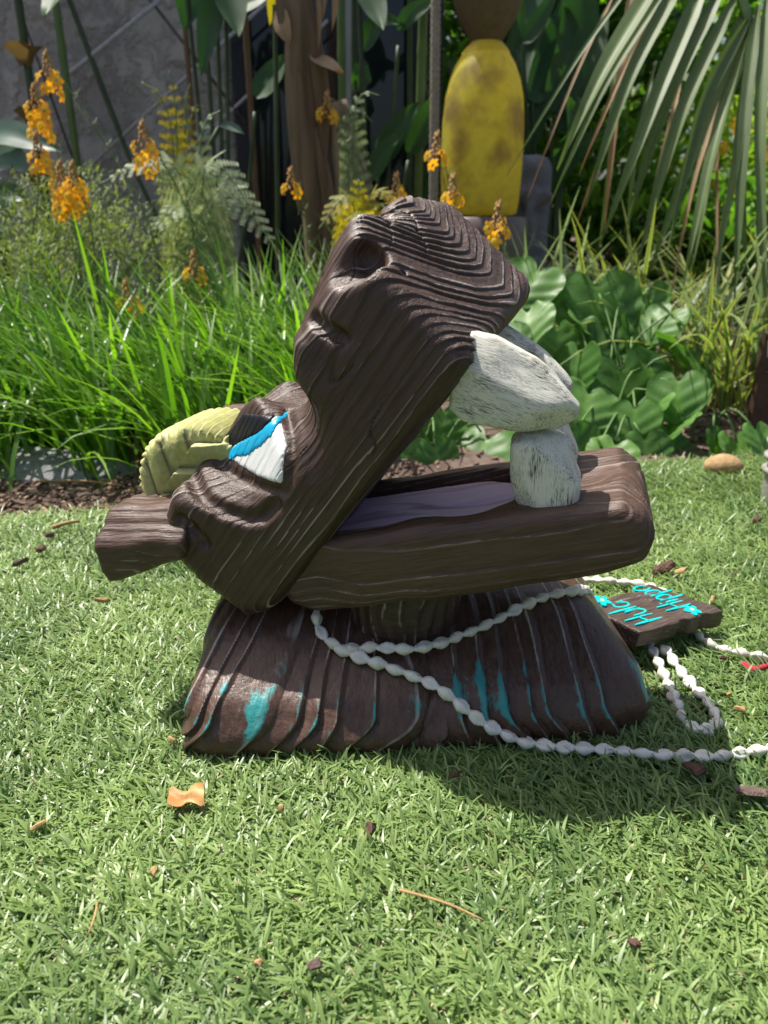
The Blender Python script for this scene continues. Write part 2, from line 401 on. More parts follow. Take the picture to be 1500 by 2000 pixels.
# ---- teeth: faceted chunks
def chunk(name, pts, v0, v1, x0, x1, mat, taper, rnd=.010, cuts=(), h=.0016, disp=None, label=None, bulge=0):
    """outline pts (u,w) thickened from v0 to v1; local x from x0 to x1 (u,w)"""
    du, dw = x1[0] - x0[0], x1[1] - x0[1]; n = math.hypot(du, dw); du /= n; dw /= n
    P = np.array([((p[0] - x0[0]) * du + (p[1] - x0[1]) * dw, -(p[0] - x0[0]) * dw + (p[1] - x0[1]) * du) for p in pts])
    M = hframe(x0[0], x0[1], du, dw); lo = P.min(0) - .006; hi = P.max(0) + .006
    gg = Grid((lo[0], min(v0, v1) - .006, lo[1]), (hi[0], max(v0, v1) + .006, hi[1]), h); A, Vv, Cc = gg.G
    F = poly_sdf(P, A[:, 0, :], Cc[0, 0, :][None] + 0 * A[:, 0, :])[:, None, :]
    vm, vh = (v0 + v1) / 2, abs(v1 - v0) / 2; tt = np.clip((A - lo[0]) / (hi[0] - lo[0]), 0, 1)
    F = rmax(F, np.abs(Vv - vm) - vh * (1 - taper * tt), rnd)
    for (nn, d) in cuts:
        nn = np.array(nn, float); nn /= np.linalg.norm(nn)
        F = smax(F, nn[0] * (A - (lo[0] + hi[0]) / 2) + nn[1] * (Vv - vm) + nn[2] * (Cc - (lo[1] + hi[1]) / 2) - d, .0028)
    F = np.ascontiguousarray(gg.full(F)) + vnoise(np.stack(np.broadcast_arrays(A * 55, Vv * 55, Cc * 55), -1), 8) * .0012
    o = carve(name, gg, F, mat, disp or tdisp2, hippo, M)
    if label: o['label'] = label
    return o
def tdisp2(V, N):
    s = fbm(V * np.array([25, 220, 220]), 14, 3); return s * .00035, {'ring': np.clip(.6 + s, 0, 1), 'wash': np.zeros(len(V))}
tusk = [(.074, .327), (.092, .323), (.1188, .3089), (.1399, .2899), (.1510, .2775), (.1500, .2690), (.1388, .2612), (.1084, .2602), (.0732, .2650), (.0625, .273), (.0650, .2963)]
cu = [((.12, -1, .62), .0185), ((.6, -1, -.45), .026), ((-.1, -1, -.25), .0225), ((0, 1, .6), .020), ((.25, .1, 1), .029), ((.9, -.5, .4), .040)]
chunk('tusk', tusk, -.072, -.022, (.07, .298), (.15, .272), M_TOOTH, .35, .009, cu)
chunk('tusk', [(p[0] - .008, p[1] - .004) for p in tusk], .074, .026, (.062, .296), (.142, .268), M_TOOTH, .35, .009, [((c[0][0], -c[0][1], c[0][2]), c[1]) for c in cu])
tooth = [(.1062, .250), (.113, .2575), (.1247, .2612), (.1424, .2536), (.1562, .2243), (.155, .2108), (.147, .198), (.120, .195), (.112, .2054), (.1062, .2276)]
ct = [((-.3, -1, .9), .0235), ((.7, -.8, -.45), .0235), ((.9, -.3, 0), .029), ((.2, 1, .3), .022)]
chunk('tooth', tooth, -.066, -.020, (.128, .196), (.126, .26), M_TOOTH, .25, .008, ct)
chunk('tooth', [(p[0] - .004, p[1] - .006) for p in tooth], .064, .022, (.124, .19), (.122, .254), M_TOOTH, .25, .008)

# ---- ears and yellow crest
ed = ringdisp((.0, -.06), .0066, .0008, seed=31, pw=2)
def uw(px, py, v):
    r = ray(px, py); p = CC + r * (np.dot(HO + HL * v - CC, HL) / np.dot(r, HL)); return float((p - HO) @ HF), float(p[2])
ear = [uw(*p, -.088) for p in ((183, 1010), (182, 1074), (196, 1118), (212, 1140), (230, 1138), (356, 1094), (360, 1060), (352, 1012), (300, 1004))]
def earpart(v0, v1, du=0, dw=0, cuts=()):
    o = chunk('ear', [(p[0] + du, p[1] + dw) for p in ear], v0, v1, (-.16 + du, .130 + dw), (-.245 + du, .118 + dw), M_WOODH, -.10, .006, cuts, disp=ed)
    return o
earpart(-.088, -.030, 0, 0, [((0, -.72, -.70), .026)]); earpart(.022, .075, .040, .056)
gc = Grid((-.08, -.05, -.08), (.08, .05, .08), .0018); A, Vv, Cc = gc.G
R = np.sqrt(A ** 2 + Cc ** 2); F = rmax(R + 0 * Vv - .062, np.abs(Vv) - .042, .016)
n4 = np.array([-.5, -.75, .3]); n4 /= np.linalg.norm(n4)
F = smax(F, (-.5 * (A + .045) - .86 * (Vv + .030)) - .006, .006)
CM = hframe(-.150, .178, 1, 0); CW = world(CM); F = np.ascontiguousarray(gc.full(F)).copy(); Fc0 = F.copy()
def cdisp(V, N):
    th = np.arctan2(V[:, 2], V[:, 0]); r = np.hypot(V[:, 0], V[:, 2])
    rim = sstep(r, .047, .054) * sstep(np.abs(N[:, 1]), .9, .5); s1 = saw(th * 8, .22)
    x1 = (V[:, 0] * .50 + V[:, 2] * .87) / .034; x2 = (V[:, 0] * -.80 + V[:, 2] * .60) / .040 + .3
    row = np.floor(x2); sg = np.where(row % 2 == 0, 1.0, -1.0); st = saw((x1 * .034 + sg * (x2 - row - .5) * .030) / .030 + row * .37, .12) * (.35 + .65 * sstep(x2 - row, .0, .25))
    face = 1 - rim; d = rim * (s1 - .5) * .0036 + face * (st - .6) * .0078 + fbm(V * 160, 3, 2) * .0005
    return d, {'ring': np.clip(np.where(rim > .5, s1, st * 1.6), 0, 1), 'wash': np.clip(.5 + fbm(V * 60, 6, 3), 0, 1)}
t = NT('yellow_washed_wood'); nz = t.noise(t.coord((240, 90, 240)), 1, 5, .6); bl = t.noise(t.coord(), 60, 3)
col = t.mix(nz, (.30, .31, .10), (.58, .58, .22)); col = t.mix(t.ramp(t.attr('ring'), (.0, .9), (.38, .0)), col, (.09, .08, .055))
col = t.mix(t.ramp(bl, (.5, 0.0), (.75, .55)), col, (.62, .56, .42)); t.bs(Base_Color=col, Roughness=.65); t.bump(nz, .6, .001)
o = carve('crest', gc, F, t.m, cdisp, hippo, CM, True); o['label'] = 'yellow washed carved crest behind the eyes'

# ---- neck post and base
gp = Grid((-.062, -.062, .03), (.062, .062, .135), .002); A, Vv, Cc = gp.G
F = rmax(np.sqrt(A ** 2 + Vv ** 2) - .049 - .06 * np.maximum(.075 - Cc, 0), np.abs(Cc - .082) - .045, .004)
def pdisp(V, N):
    th = np.arctan2(V[:, 1], V[:, 0]); s = saw(th * 4 + fbm(V * 30, 2, 2), .3); return (s - .5) * .0022, {'ring': s, 'wash': sstep(s, .6, 1) * np.clip(.5 + fbm(V * 50, 7), 0, 1)}
carve('neck_post', gp, np.ascontiguousarray(gp.full(F)), M_WOOD, pdisp, hippo, frame(HF * .017, HF, HL, HZ))

BM = frame(np.array([.03, .015, 0]), (1, 0, 0), (0, 1, 0), (0, 0, 1)); BW = world(BM)
gb = Grid((-.215, -.145, -.004), (.215, .145, .104), .0021); A, Vv, Cc = gb.G
bp = [(-.192, -.098), (-.186, -.118), (-.168, -.126), (-.02, -.119), (.150, -.100), (.182, -.086), (.194, -.058), (.197, -.03), (.180, .11), (.15, .125), (-.16, .125), (-.188, .10)]
D = poly_sdf(bp, A[:, :, 0], Vv[0, :, 0][None] + 0 * A[:, :, 0])[:, :, None]
yf = -.118 + .085 * A
pl = [(Cc - .036 - .62 * (Vv - yf)) / 1.18, (Cc - .030 - 3.4 * (A + .192)) / 3.54, (Cc - .030 - 1.15 * (.196 - A)) / 1.52, (Cc - .030 - 1.6 * (.125 - Vv)) / 1.9]
F = Cc - .094 + 0 * D
for q in pl: F = rmax(F, q, .016)
F = rmax(D + np.maximum(.012 - Cc, 0) * .25 - .003 * np.sin(np.clip(Cc / .036, 0, 1) * 3.1), F, .016); F = rmax(F, -Cc + .0, .004)
baseF = np.ascontiguousarray(gb.full(F))
def bdisp(V, N):
    q = np.clip(.05 - V[:, 1] + (.08 - V[:, 2]) * .7, 0, 1)
    front = sstep(V[:, 1], .02, -.07)
    lowslant = sstep(V[:, 2], .036, .006) * .020 * front * np.where(V[:, 0] < .02, 1, -.6)
    X = (V[:, 0] + lowslant - .02) / (.26 + .42 * q) + fbm(V * np.array([16, 5, 10]), 41, 3) * .022
    ph = X * 14.5 + .65 * vnoise(np.stack([X * 8, X * 0, X * 0], 1), 3) + .25 * vnoise(np.stack([X * 21, V[:, 2] * 25, X * 0], 1), 13); s = saw(ph, .22); k = np.floor(ph)
    amp = .0062 * (.30 + .95 * _h(k, k * 0, k * 0, 5) ** 1.3) * (.42 + .58 * sstep(V[:, 2], .060, .036)) * (.4 + .6 * front)
    seam = np.exp(-((V[:, 0] - .004 + .004 * np.sin(V[:, 2] * 90)) / .0018) ** 2) * .0022
    chips = sstep(fbm(V * np.array([60, 60, 45]), 52, 2), .55, .75) * .002
    d = amp * (s - .55) - seam - chips + fbm(V * np.array([160, 160, 60]), 43, 2) * .0003
    band = sstep(V[:, 2], .012, .030) * (.25 + .75 * sstep(V[:, 2], .070, .042)) * front
    teal = np.clip(sstep(s, .55, 1.0) * band * np.clip(.85 + .9 * fbm(V * np.array([16, 16, 22]), 47, 3), 0, 1) + .75 * band * sstep(fbm(V * np.array([20, 20, 24]), 61), -.05, .35) - .02, 0, 1)
    teal = np.maximum(teal, .75 * sstep(s, .8, 1) * np.clip(.35 + fbm(V * 20, 49), 0, 1) * sstep(V[:, 1], -.02, -.1))
    teal = teal * (.62 + .5 * np.clip(.5 + fbm(V * np.array([70, 70, 16]), 65, 3), 0, 1)) + .36 * band * sstep(fbm(V * np.array([16, 16, 22]), 67), -.1, .45)
    return d, {'ring': np.clip(s + .25, 0, 1), 'wash': sstep(s, .8, 1) * np.clip(.6 + .8 * fbm(V * 30, 55), 0, 1), 'teal': teal}
M_BASE = woodmat('base_brown_wood', (.042, .022, .015), (.098, .052, .036), wash=(.40, .35, .31), wash_amt=.9, teal=(.02, .30, .30), rough=.36, fib=(260, 40, 160))
carve('base', gb, baseF, M_BASE, bdisp, hippo, BM, True)

# ================================================================== GROUND
def flatgrid(name, x0, x1, y0, y1, nx, ny, zf, mat):
    X, Y = np.meshgrid(np.linspace(x0, x1, nx), np.linspace(y0, y1, ny), indexing='ij'); Z = zf(X, Y)
    V = np.stack([X, Y, Z], -1).reshape(-1, 3); I = np.arange(nx * ny).reshape(nx, ny)
    Q = np.stack([I[:-1, :-1], I[1:, :-1], I[1:, 1:], I[:-1, 1:]], -1).reshape(-1, 4)
    return np_mesh(name, V, Q, mat)
t = NT('garden_soil'); c = t.coord(); n1 = t.noise(c, 55, 6, .7); n2 = t.noise(c, 7, 3)
t.bs(Base_Color=t.mix(t.ramp(n2, (.4, 0.0), (.65, 1.0)), t.ramp(n1, (.3, (.045, .028, .02)), (.7, (.15, .10, .075))), t.ramp(n1, (.3, (.10, .07, .055)), (.7, (.24, .175, .14)))), Roughness=.95)
t.bump(n1, .8, .01); M_SOIL = t.m
tag(link('ground', flatgrid('ground', -60, 60, -40, 90, 40, 40, lambda X, Y: X * 0 - .03, M_SOIL)), kind='structure')
def bedz(X, Y):
    P = np.stack([X * 6, Y * 6, X * 0], -1); return -.012 + .010 * np.clip(vnoise(P, 3), 0, 1) + .05 * sstep(Y, 1.15, 1.8)
tag(link('soil_bed', flatgrid('soil_bed', -2.6, 2.6, .9, 4.4, 130, 90, bedz, M_SOIL)), kind='structure')
# turf edge: y as a function of x
EX = np.array([-3, -1.2, -.545, -.33, -.1, .1, .30, .49, .75, 1.3, 3]); EY = np.array([.95, .985, 1.012, 1.04, 1.09, 1.16, 1.235, 1.28, 1.30, 1.33, 1.4])
def tedge(x): return np.interp(x, EX, EY)
t = NT('turf_backing'); n1 = t.noise(t.coord(), 300, 4); t.bs(Base_Color=t.ramp(n1, (.3, (.012, .022, .008)), (.7, (.05, .07, .025))), Roughness=.9); t.bump(n1, .6, .003)
xs = np.linspace(-2.6, 2.6, 105); ys = tedge(xs) + .012 * vnoise(np.stack([xs * 14, xs * 0, xs * 0], 1), 4)
V = [(x, -1.2, .002) for x in xs] + [(x, y, .002) for x, y in zip(xs, ys)] + [(x, y + .004, -.02) for x, y in zip(xs, ys)]; n = len(xs)
tag(link('turf', py_mesh('turf', V, [(i, i + 1, n + i + 1, n + i) for i in range(n - 1)] + [(n + i, n + i + 1, 2 * n + i + 1, 2 * n + i) for i in range(n - 1)], t.m)), kind='structure')
TZ = .002

def ribbons(P, az, L, Wd, tilt0, tilt1, seg=3, prof=None, twist=None, rnd=None, wig=0.0, fold=0.0):
    """N curved blades from roots P; tilt = angle from vertical at root and tip; returns V, Q, attrs"""
    N = len(P); D = np.stack([np.cos(az), np.sin(az)], 1); S = np.stack([-np.sin(az), np.cos(az)], 1)
    if twist is not None: tw = twist
    else: tw = np.zeros(N)
    pos = P.copy().astype(float); rows = []; k = seg + 1
    prof = prof or [1, .95, .8, .08] if seg == 3 and prof is None else prof
    azw = az.copy()
    for i in range(k):
        f = i / seg; wd = Wd * prof[i]
        a = az + wig * math.sin(f * 3.0) * np.sign(np.sin(az * 57)); sd = np.stack([-np.sin(a + tw * f), np.cos(a + tw * f), np.sin(tw) * .4 * f], 1)
        cols = [pos - sd * wd[:, None] / 2, pos + sd * wd[:, None] / 2]
        if fold: cols.insert(1, pos - np.array([0, 0, 1.]) * (wd * fold)[:, None])
        rows.append(np.stack(cols, 1))
        tl = tilt0 + (tilt1 - tilt0) * min(1, (f + .5 / seg)); st = L / seg
        pos = pos + np.stack([np.cos(a) * np.sin(tl), np.sin(a) * np.sin(tl), np.cos(tl)], 1) * st[:, None]
    c = rows[0].shape[1]; V = np.stack(rows, 1).reshape(-1, 3)                       # N,k,c
    base = (np.arange(N) * k * c)[:, None, None]; i = np.arange(seg)[None, :, None]; j = np.arange(c - 1)[None, None, :]
    q0 = base + i * c + j; Q = np.stack([q0, q0 + 1, q0 + c + 1, q0 + c], -1).reshape(-1, 4)
    ed = np.tile(np.array([1, 0, 1.]) if fold else np.array([1., 1.]), N * k)
    return V, Q, {'rnd': np.repeat(rnd if rnd is not None else RNG.random(N), k * c), 'edge': ed}

# ---- artificial grass pile
def inbase(x, y): return poly_in(bp, x - HO[0] - .03, y - HO[1] - .015)
def poly_in(P, x, y): return poly_sdf(P, x, y) < -.006
def turfpts(x0, x1, y0, y1, dens):
    n = int((x1 - x0) * (y1 - y0) * 1e4 * dens); x = RNG.uniform(x0, x1, n); y = RNG.uniform(y0, y1, n)
    k = (y < tedge(x) - .004 + .012 * vnoise(np.stack([x * 14, x * 0, x * 0], 1), 4)) & ~inbase(x, y); return np.stack([x[k], y[k], np.full(k.sum(), TZ - .001)], 1)
P = np.concatenate([turfpts(-.36, .36, .20, .52, 22), turfpts(-.56, .56, .52, .80, 13), turfpts(-.85, .85, .80, 1.36, 8), turfpts(-.95, -.36, .1, .52, 3), turfpts(.36, .95, .1, .52, 3), turfpts(-.36, .36, -.1, .20, 3),
                    turfpts(-1.1, -.56, .52, .8, 3), turfpts(.56, 1.1, .52, .8, 3)])
N = len(P); cell = .011; ci = np.floor(P[:, :2] / cell); cj = np.stack([_h(ci[:, 0], ci[:, 1], ci[:, 0] * 0, q) for q in (5, 6)], 1)
P[:, :2] += (((ci + .15 + .7 * cj) * cell) - P[:, :2]) * .55; trnd = np.clip(.5 * RNG.random(N) + .28 * _h(ci[:, 0], ci[:, 1], ci[:, 0] * 0, 9) + .10 + .34 * fbm(np.stack([P[:, 0] * 11, P[:, 1] * 11, P[:, 0] * 0], 1), 31, 3), 0, 1)
flow = 2.6 + 1.5 * fbm(np.stack([P[:, 0] * 9, P[:, 1] * 9, P[:, 0] * 0], 1), 8, 2)
az = flow + RNG.normal(0, 1.15, N); L = RNG.uniform(.011, .029, N); Wd = RNG.uniform(.0013, .0025, N); t0 = np.clip(RNG.normal(.85, .3, N), .1, 1.35); t1 = t0 + RNG.uniform(.5, 1.25, N)
t1 = np.minimum(t1, 1.75); L = .90 * L * (1 + .25 * fbm(np.stack([P[:, 0] * 16, P[:, 1] * 16, P[:, 0] * 0], 1), 35, 2))
V, Q, at_ = ribbons(P, az, L, Wd, t0, t1, 3, [1, 1, .85, .3], twist=RNG.normal(0, .5, N), wig=.35, rnd=trnd)
V[:, 2] = np.maximum(V[:, 2], TZ + .0005)
M_TURF = leafmat('turf_blade', (.045, .115, .03), (.33, .45, .155), trans=.28, rough=.38, tint=(1.3, 1.4, .6), spec=.42, scale=60)
tag(link('turf_grass', np_mesh('turf_grass', V, Q, M_TURF, True, at_)), 'short curly green artificial grass pile around the carving', 'grass', kind='stuff')
# dry thatch threads between the blades
n = 8000; P2 = P[RNG.choice(N, n, replace=False)] + np.array([0, 0, .001])
V, Q, at_ = ribbons(P2, RNG.uniform(0, 6.28, n), RNG.uniform(.008, .016, n), np.full(n, .001), np.full(n, .8), np.full(n, 1.7), 3, [1, 1, 1, .6], wig=.9)
tag(link('turf_thatch', np_mesh('turf_thatch', V, Q, leafmat('thatch', (.20, .16, .08), (.42, .34, .2), trans=.1), True, at_)), 'curled straw coloured thatch threads in the green turf', 'grass', kind='stuff')

# ================================================================== SHELL LEI AND NAME TAG
def surf(px, py, off):
    """point on the carving's base, else on the turf"""
    p = hit(gb, baseF, BW, px, py); q = gnd(px, py, TZ + .009)
    if p is not None:
        wp = np.array(BW @ Vector(p))
        if wp[2] > .012 and np.linalg.norm(wp - CC) < np.linalg.norm(q - CC) + .004: return wp + np.array([0, -.35, .94]) * off
    return q
def resample(pts, step):
    pts = np.array(pts); P = []
    for i in range(len(pts) - 1):                                                     # Catmull-Rom
        p0, p1, p2, p3 = pts[max(i - 1, 0)], pts[i], pts[i + 1], pts[min(i + 2, len(pts) - 1)]
        for u in np.linspace(0, 1, 24, endpoint=False):
            P.append(.5 * (2 * p1 + (p2 - p0) * u + (2 * p0 - 5 * p1 + 4 * p2 - p3) * u * u + (3 * p1 - p0 - 3 * p2 + p3) * u ** 3))
    P = np.array(P + [pts[-1]]); d = np.r_[0, np.cumsum(np.linalg.norm(np.diff(P, axis=0), axis=1))]
    s = np.arange(0, d[-1], step); return np.stack([np.interp(s, d, P[:, k]) for k in range(3)], 1)
t = NT('shell'); n1 = t.noise(t.coord((1, 1, 1)), 260, 3); n2 = t.noise(t.coord((1, 1, 1)), 90, 2)
t.bs(Base_Color=t.mix(t.ramp(n2, (.45, 0.0), (.75, .55)), t.mix(n1, (.68, .66, .58), (.82, .80, .74)), (.58, .47, .33)), Roughness=.32); t.bump(n1, .3, .0006); M_SHELL = t.m
def shell_mesh(seed):
    r = random.Random(seed); prof = [(0, .0005), (.0014, .0017), (.0030, .0026), (.0034, .0024), (.0052, .0037), (.0056, .0036), (.0078, .0047), (.0102, .0046), (.0130, .0036), (.0152, .0022), (.0164, .0011)]
    V = []; m = 12
    for i, (x, rad) in enumerate(prof):
        for j in range(m):
            a = 2 * math.pi * j / m; k = 1.0
            if .0045 < x < .0145: k = 1 - .62 * math.exp(-((a - 1.2 - x * 45) / .42) ** 2) + .16 * math.exp(-((a - 2.0 - x * 45) / .35) ** 2)
            k *= 1 + r.uniform(-.05, .05)
            V.append((x - .0082, rad * k * math.cos(a), rad * k * math.sin(a) * .9))
    Fs = [(i * m + j, i * m + (j + 1) % m, (i + 1) * m + (j + 1) % m, (i + 1) * m + j) for i in range(len(prof) - 1) for j in range(m)]
    Fs += [tuple(range(m))[::-1], tuple((len(prof) - 1) * m + j for j in range(m))]
    return py_mesh('shell', V, Fs, M_SHELL, True)
SH = [shell_mesh(k) for k in range(4)]
lei = tag(empty('shell_lei', (0.02, .52, .06)), 'long string of small white spiral shells looped round the neck post', 'shell necklace')
M_STR = plain('lei_thread', (.5, .46, .38), .8)
TAGP = {'left': gnd(1141, 1182, .054), 'back': gnd(1268, 1142, .046), 'right': gnd(1420, 1190, .035), 'front': gnd(1252, 1236, .043)}
def onbase(l, off=.0045): return [surf(*p, off) for p in l]
s1 = onbase([(618, 1200), (622, 1235), (648, 1264), (690, 1274), (735, 1276), (790, 1276), (850, 1266), (905, 1245), (960, 1222), (1020, 1190), (1075, 1168), (1125, 1160)])
pa = HO + HF * .017
for k_, p in enumerate(s1):
    dd = p[:2] - pa[:2]; rr = np.linalg.norm(dd)
    if rr < .060: s1[k_] = np.r_[pa[:2] + dd / rr * .060, p[2] + .004]
s1[0] = s1[0] + np.array([0, .01, .012]); s1 = s1 + [np.array([.196, .6635, .062]), np.array([.205, .664, .059])]
s2 = onbase([(655, 1272), (700, 1290), (750, 1306), (800, 1325), (850, 1346), (900, 1385), (945, 1420), (985, 1440)]) + [gnd(x, y, TZ + .009) for x, y in ((1030, 1452), (1100, 1460), (1180, 1464), (1260, 1472), (1340, 1477), (1410, 1477), (1470, 1468), (1540, 1460), (1640, 1462))]
s3 = [gnd(x, y, TZ + .012) for x, y in ((1092, 1148), (1120, 1136), (1160, 1132), (1215, 1137), (1270, 1145), (1300, 1160))] + [gnd(x, y, TZ + .008) for x, y in ((1330, 1205), (1380, 1254), (1420, 1270), (1460, 1279), (1520, 1288), (1620, 1300))]
s4 = [gnd(x, y, TZ + .008) for x, y in ((1262, 1262), (1282, 1300), (1305, 1338), (1322, 1375), (1338, 1410), (1362, 1428), (1390, 1426), (1402, 1405), (1388, 1378), (1362, 1350), (1336, 1325), (1312, 1300), (1288, 1270))]
s4 = [p + np.array([0, 0, .010 * max(0, 1 - np.linalg.norm(p[:2] - np.array([.26, .63])) / .05)]) for p in s4]
for li, path in enumerate((s1, s2, s3, s4)):
    pts = resample(path, .0150); 
    V = []; Fs = []
    for i, p in enumerate(pts):
        d = pts[min(i + 1, len(pts) - 1)] - pts[max(i - 1, 0)]; d = d / (np.linalg.norm(d) + 1e-9)
        n1 = np.cross(d, (0, 0, 1)); n1 /= np.linalg.norm(n1) + 1e-9; n2 = np.cross(n1, d)
        for j in range(4):
            a = j * math.pi / 2; V.append(p + (n1 * math.cos(a) + n2 * math.sin(a)) * .0007)
        if i: Fs += [((i - 1) * 4 + j, (i - 1) * 4 + (j + 1) % 4, i * 4 + (j + 1) % 4, i * 4 + j) for j in range(4)]
    off = np.array(lei.location)
    link('thread', py_mesh('thread', [v - off for v in V], Fs, M_STR), lei)
    flipdir = -1 if li in (1,) else 1
    for i in range(len(pts) - 1):
        mid = (pts[i] + pts[i + 1]) / 2; d = Vector(pts[i + 1] - pts[i]); s = d.length / .0146 * random.uniform(.98, 1.10)
        d = d * flipdir * (1 if random.random() < .9 else -1) + Vector((random.gauss(0, .0012), random.gauss(0, .0012), random.gauss(0, .0006)))
        rot = d.to_track_quat('X', 'Z').to_matrix().to_4x4() @ Matrix.Rotation(random.uniform(-1.4, 1.6), 4, 'X')
        wd = random.uniform(1.02, 1.28)
        link('shell', random.choice(SH), lei, Matrix.Translation(Vector(mid - off)) @ rot @ Matrix.Diagonal((s, wd, wd, 1)))

# ---- name tag
ctr = sum(TAGP.values()) / 4; ex = (TAGP['back'] - TAGP['left'] + TAGP['right'] - TAGP['front']) / 2; ey = (TAGP['left'] - TAGP['front'] + TAGP['back'] - TAGP['right']) / 2
TL, TW_ = np.linalg.norm(ex), np.linalg.norm(ey); ex /= TL; ez = np.cross(ex, ey); ez /= np.linalg.norm(ez); ey = np.cross(ez, ex)
TM = frame(ctr, ex, ey, ez)
name_tag = tag(empty('name_tag'), 'small wooden name board lettered in turquoise, strung on the shell necklace', 'sign'); name_tag.matrix_basis = TM
TH = .019; gt = Grid((-.082, -.06, -.026), (.082, .06, .004), .0015); TPL = [((TAGP[k] - ctr) @ ex, (TAGP[k] - ctr) @ ey) for k in ('left', 'back', 'right', 'front')]; A, Vv, Cc = gt.G
F = rmax(poly_sdf(TPL, A[:, :, 0], Vv[0, :, 0][None] + 0 * A[:, :, 0])[:, :, None], np.abs(Cc + TH / 2) - TH / 2, .0018)
sc_ = np.minimum(np.abs((A + .004) / .030 - np.round((A + .004) / .030)), .5)
F = np.ascontiguousarray(gt.full(F)).copy()
for sx, rr in ((-.046, .0095), (-.016, .0075), (.014, .011), (.046, .009)):
    for s in (-1, 1): F = smax(F, -(np.sqrt((A - sx) ** 2 + (Vv - s * (TW_ / 2 + .0035)) ** 2) - rr + 0 * Cc), .002)
F += vnoise(np.stack(np.broadcast_arrays(A * 60, Vv * 60, Cc * 40), -1), 12) * .0012
carve('board', gt, F, woodmat('tag_wood', (.042, .027, .021), (.095, .064, .050), wash=(.4, .33, .28), wash_amt=.5), ringdisp((.01, -.03), .0045, .0004, .0006, seed=71), name_tag, None)
M_TURQ = paint('turquoise_paint', (.0, .62, .60), .35); M_PALE = paint('pale_green_paint', (.55, .75, .40), .4)
def stroke(pl, wdt, V, Fs, z=.0007):
    pl = [np.array(p, float) for p in pl]; pl = [pl[0]] + [p for a, b in zip(pl[:-1], pl[1:]) for p in ((a * 2 + b) / 3, (a + 2 * b) / 3, b)] if len(pl) < 4 else pl
    for i, p in enumerate(pl):
        d = pl[min(i + 1, len(pl) - 1)] - pl[max(i - 1, 0)]; d /= np.linalg.norm(d) + 1e-9; nrm = np.array([-d[1], d[0]]); k = random.uniform(.75, 1.35) if 0 < i < len(pl) - 1 else .6; p = p + np.array([random.gauss(0, .0003), random.gauss(0, .0003)])
        b = len(V)
        for sgn in (1, -1):
            for zz in (-.0012, z): q = p + nrm * sgn * wdt / 2 * k; V.append((q[0], q[1], zz))
        if i: a = b - 4; Fs += [(a + 1, a + 3, b + 3, b + 1), (a, a + 1, b + 1, b), (a + 3, a + 2, b + 2, b + 3)]
        else: Fs.append((b, b + 1, b + 3, b + 2))
    b = len(V) - 4; Fs.append((b + 1, b, b + 2, b + 3))
def circ(cx, cy, rx, ry, a0=0, a1=360, n=12): return [(cx + rx * math.cos(RAD(a)), cy + ry * math.sin(RAD(a))) for a in np.linspace(a0, a1, n)]
GL = {'H': ([[(0, 0), (.04, 1)], [(.42, 0), (.46, 1.02)], [(-.05, .48), (.52, .54)]], .62), 'u': ([[(0, .55)] + circ(.2, .2, .2, .2, 180, 340, 7) + [(.40, .55)], [(.40, .55), (.42, 0)]], .56),
      'l': ([[(0, 1.05), (.02, 0)]], .2), 'a': ([circ(.2, .25, .2, .26, 0, 360), [(.42, .52), (.40, .1), (.46, 0)]], .58), 'i': ([[(0, .5), (.01, 0)], [(.01, .68), (.04, .72)]], .2),
      'p': ([[(0, .52), (.02, -.42)], circ(.22, .24, .2, .26, 150, 510)], .55), 'o': ([circ(.22, .25, .22, .27, 0, 360)], .5)}
# the reader stands on the far side: reading runs along +y of the tag, its lines step along +x
def write(word, x_base, y0, hgt_, wdt, xw):
    V, Fs = [], []; cx = 0
    for ch in word:
        st, adv = GL[ch]
        for pl in st: stroke([(x_base - q[1] * hgt_ - .45 * (cx + q[0]) * xw, y0 + (cx + q[0]) * xw) for q in pl], wdt, V, Fs)
        cx += adv
    return V, Fs
for word, xb, y0, hh, xw in (('Hula', -.0045, -.0165, .037, .0195), ('Hippo', .046, -.0110, .037, .0185)):
    V, Fs = write(word, xb, y0, hh, .0019, xw); o = link('lettering', py_mesh('lettering', V, Fs, M_TURQ), name_tag); o['label'] = 'turquoise hand painted word ' + word
for cx, cy in ((-.042, .026), (.037, -.0195)):
    V, Fs = [], []
    for k in range(5):
        a = k * 2 * math.pi / 5 + .4; b = len(V); px_, py_ = cx + .0052 * math.cos(a), cy + .0052 * math.sin(a)
        ring = [(px_ + .0042 * math.cos(q) * math.cos(a) - .0030 * math.sin(q) * math.sin(a), py_ + .0042 * math.cos(q) * math.sin(a) + .0030 * math.sin(q) * math.cos(a)) for q in np.linspace(0, 6.283, 10, endpoint=False)]
        V += [(x, y, .0012 + .00005 * k) for x, y in ring] + [(x, y, -.001) for x, y in ring]; Fs.append(tuple(range(b, b + 10))); Fs += [(b + i, b + 10 + i, b + 10 + (i + 1) % 10, b + (i + 1) % 10) for i in range(10)]
    fl = link('painted_flower', py_mesh('painted_flower', V, Fs, M_TURQ), name_tag)
    ring = [(cx + .0022 * math.cos(q), cy + .0022 * math.sin(q)) for q in np.linspace(0, 6.283, 10, endpoint=False)]
    V = [(x, y, .0018) for x, y in ring] + [(x, y, .0005) for x, y in ring]; link('flower_centre', py_mesh('flower_centre', V, [tuple(range(10))] + [(i, 10 + i, 10 + (i + 1) % 10, (i + 1) % 10) for i in range(10)], M_PALE), fl)
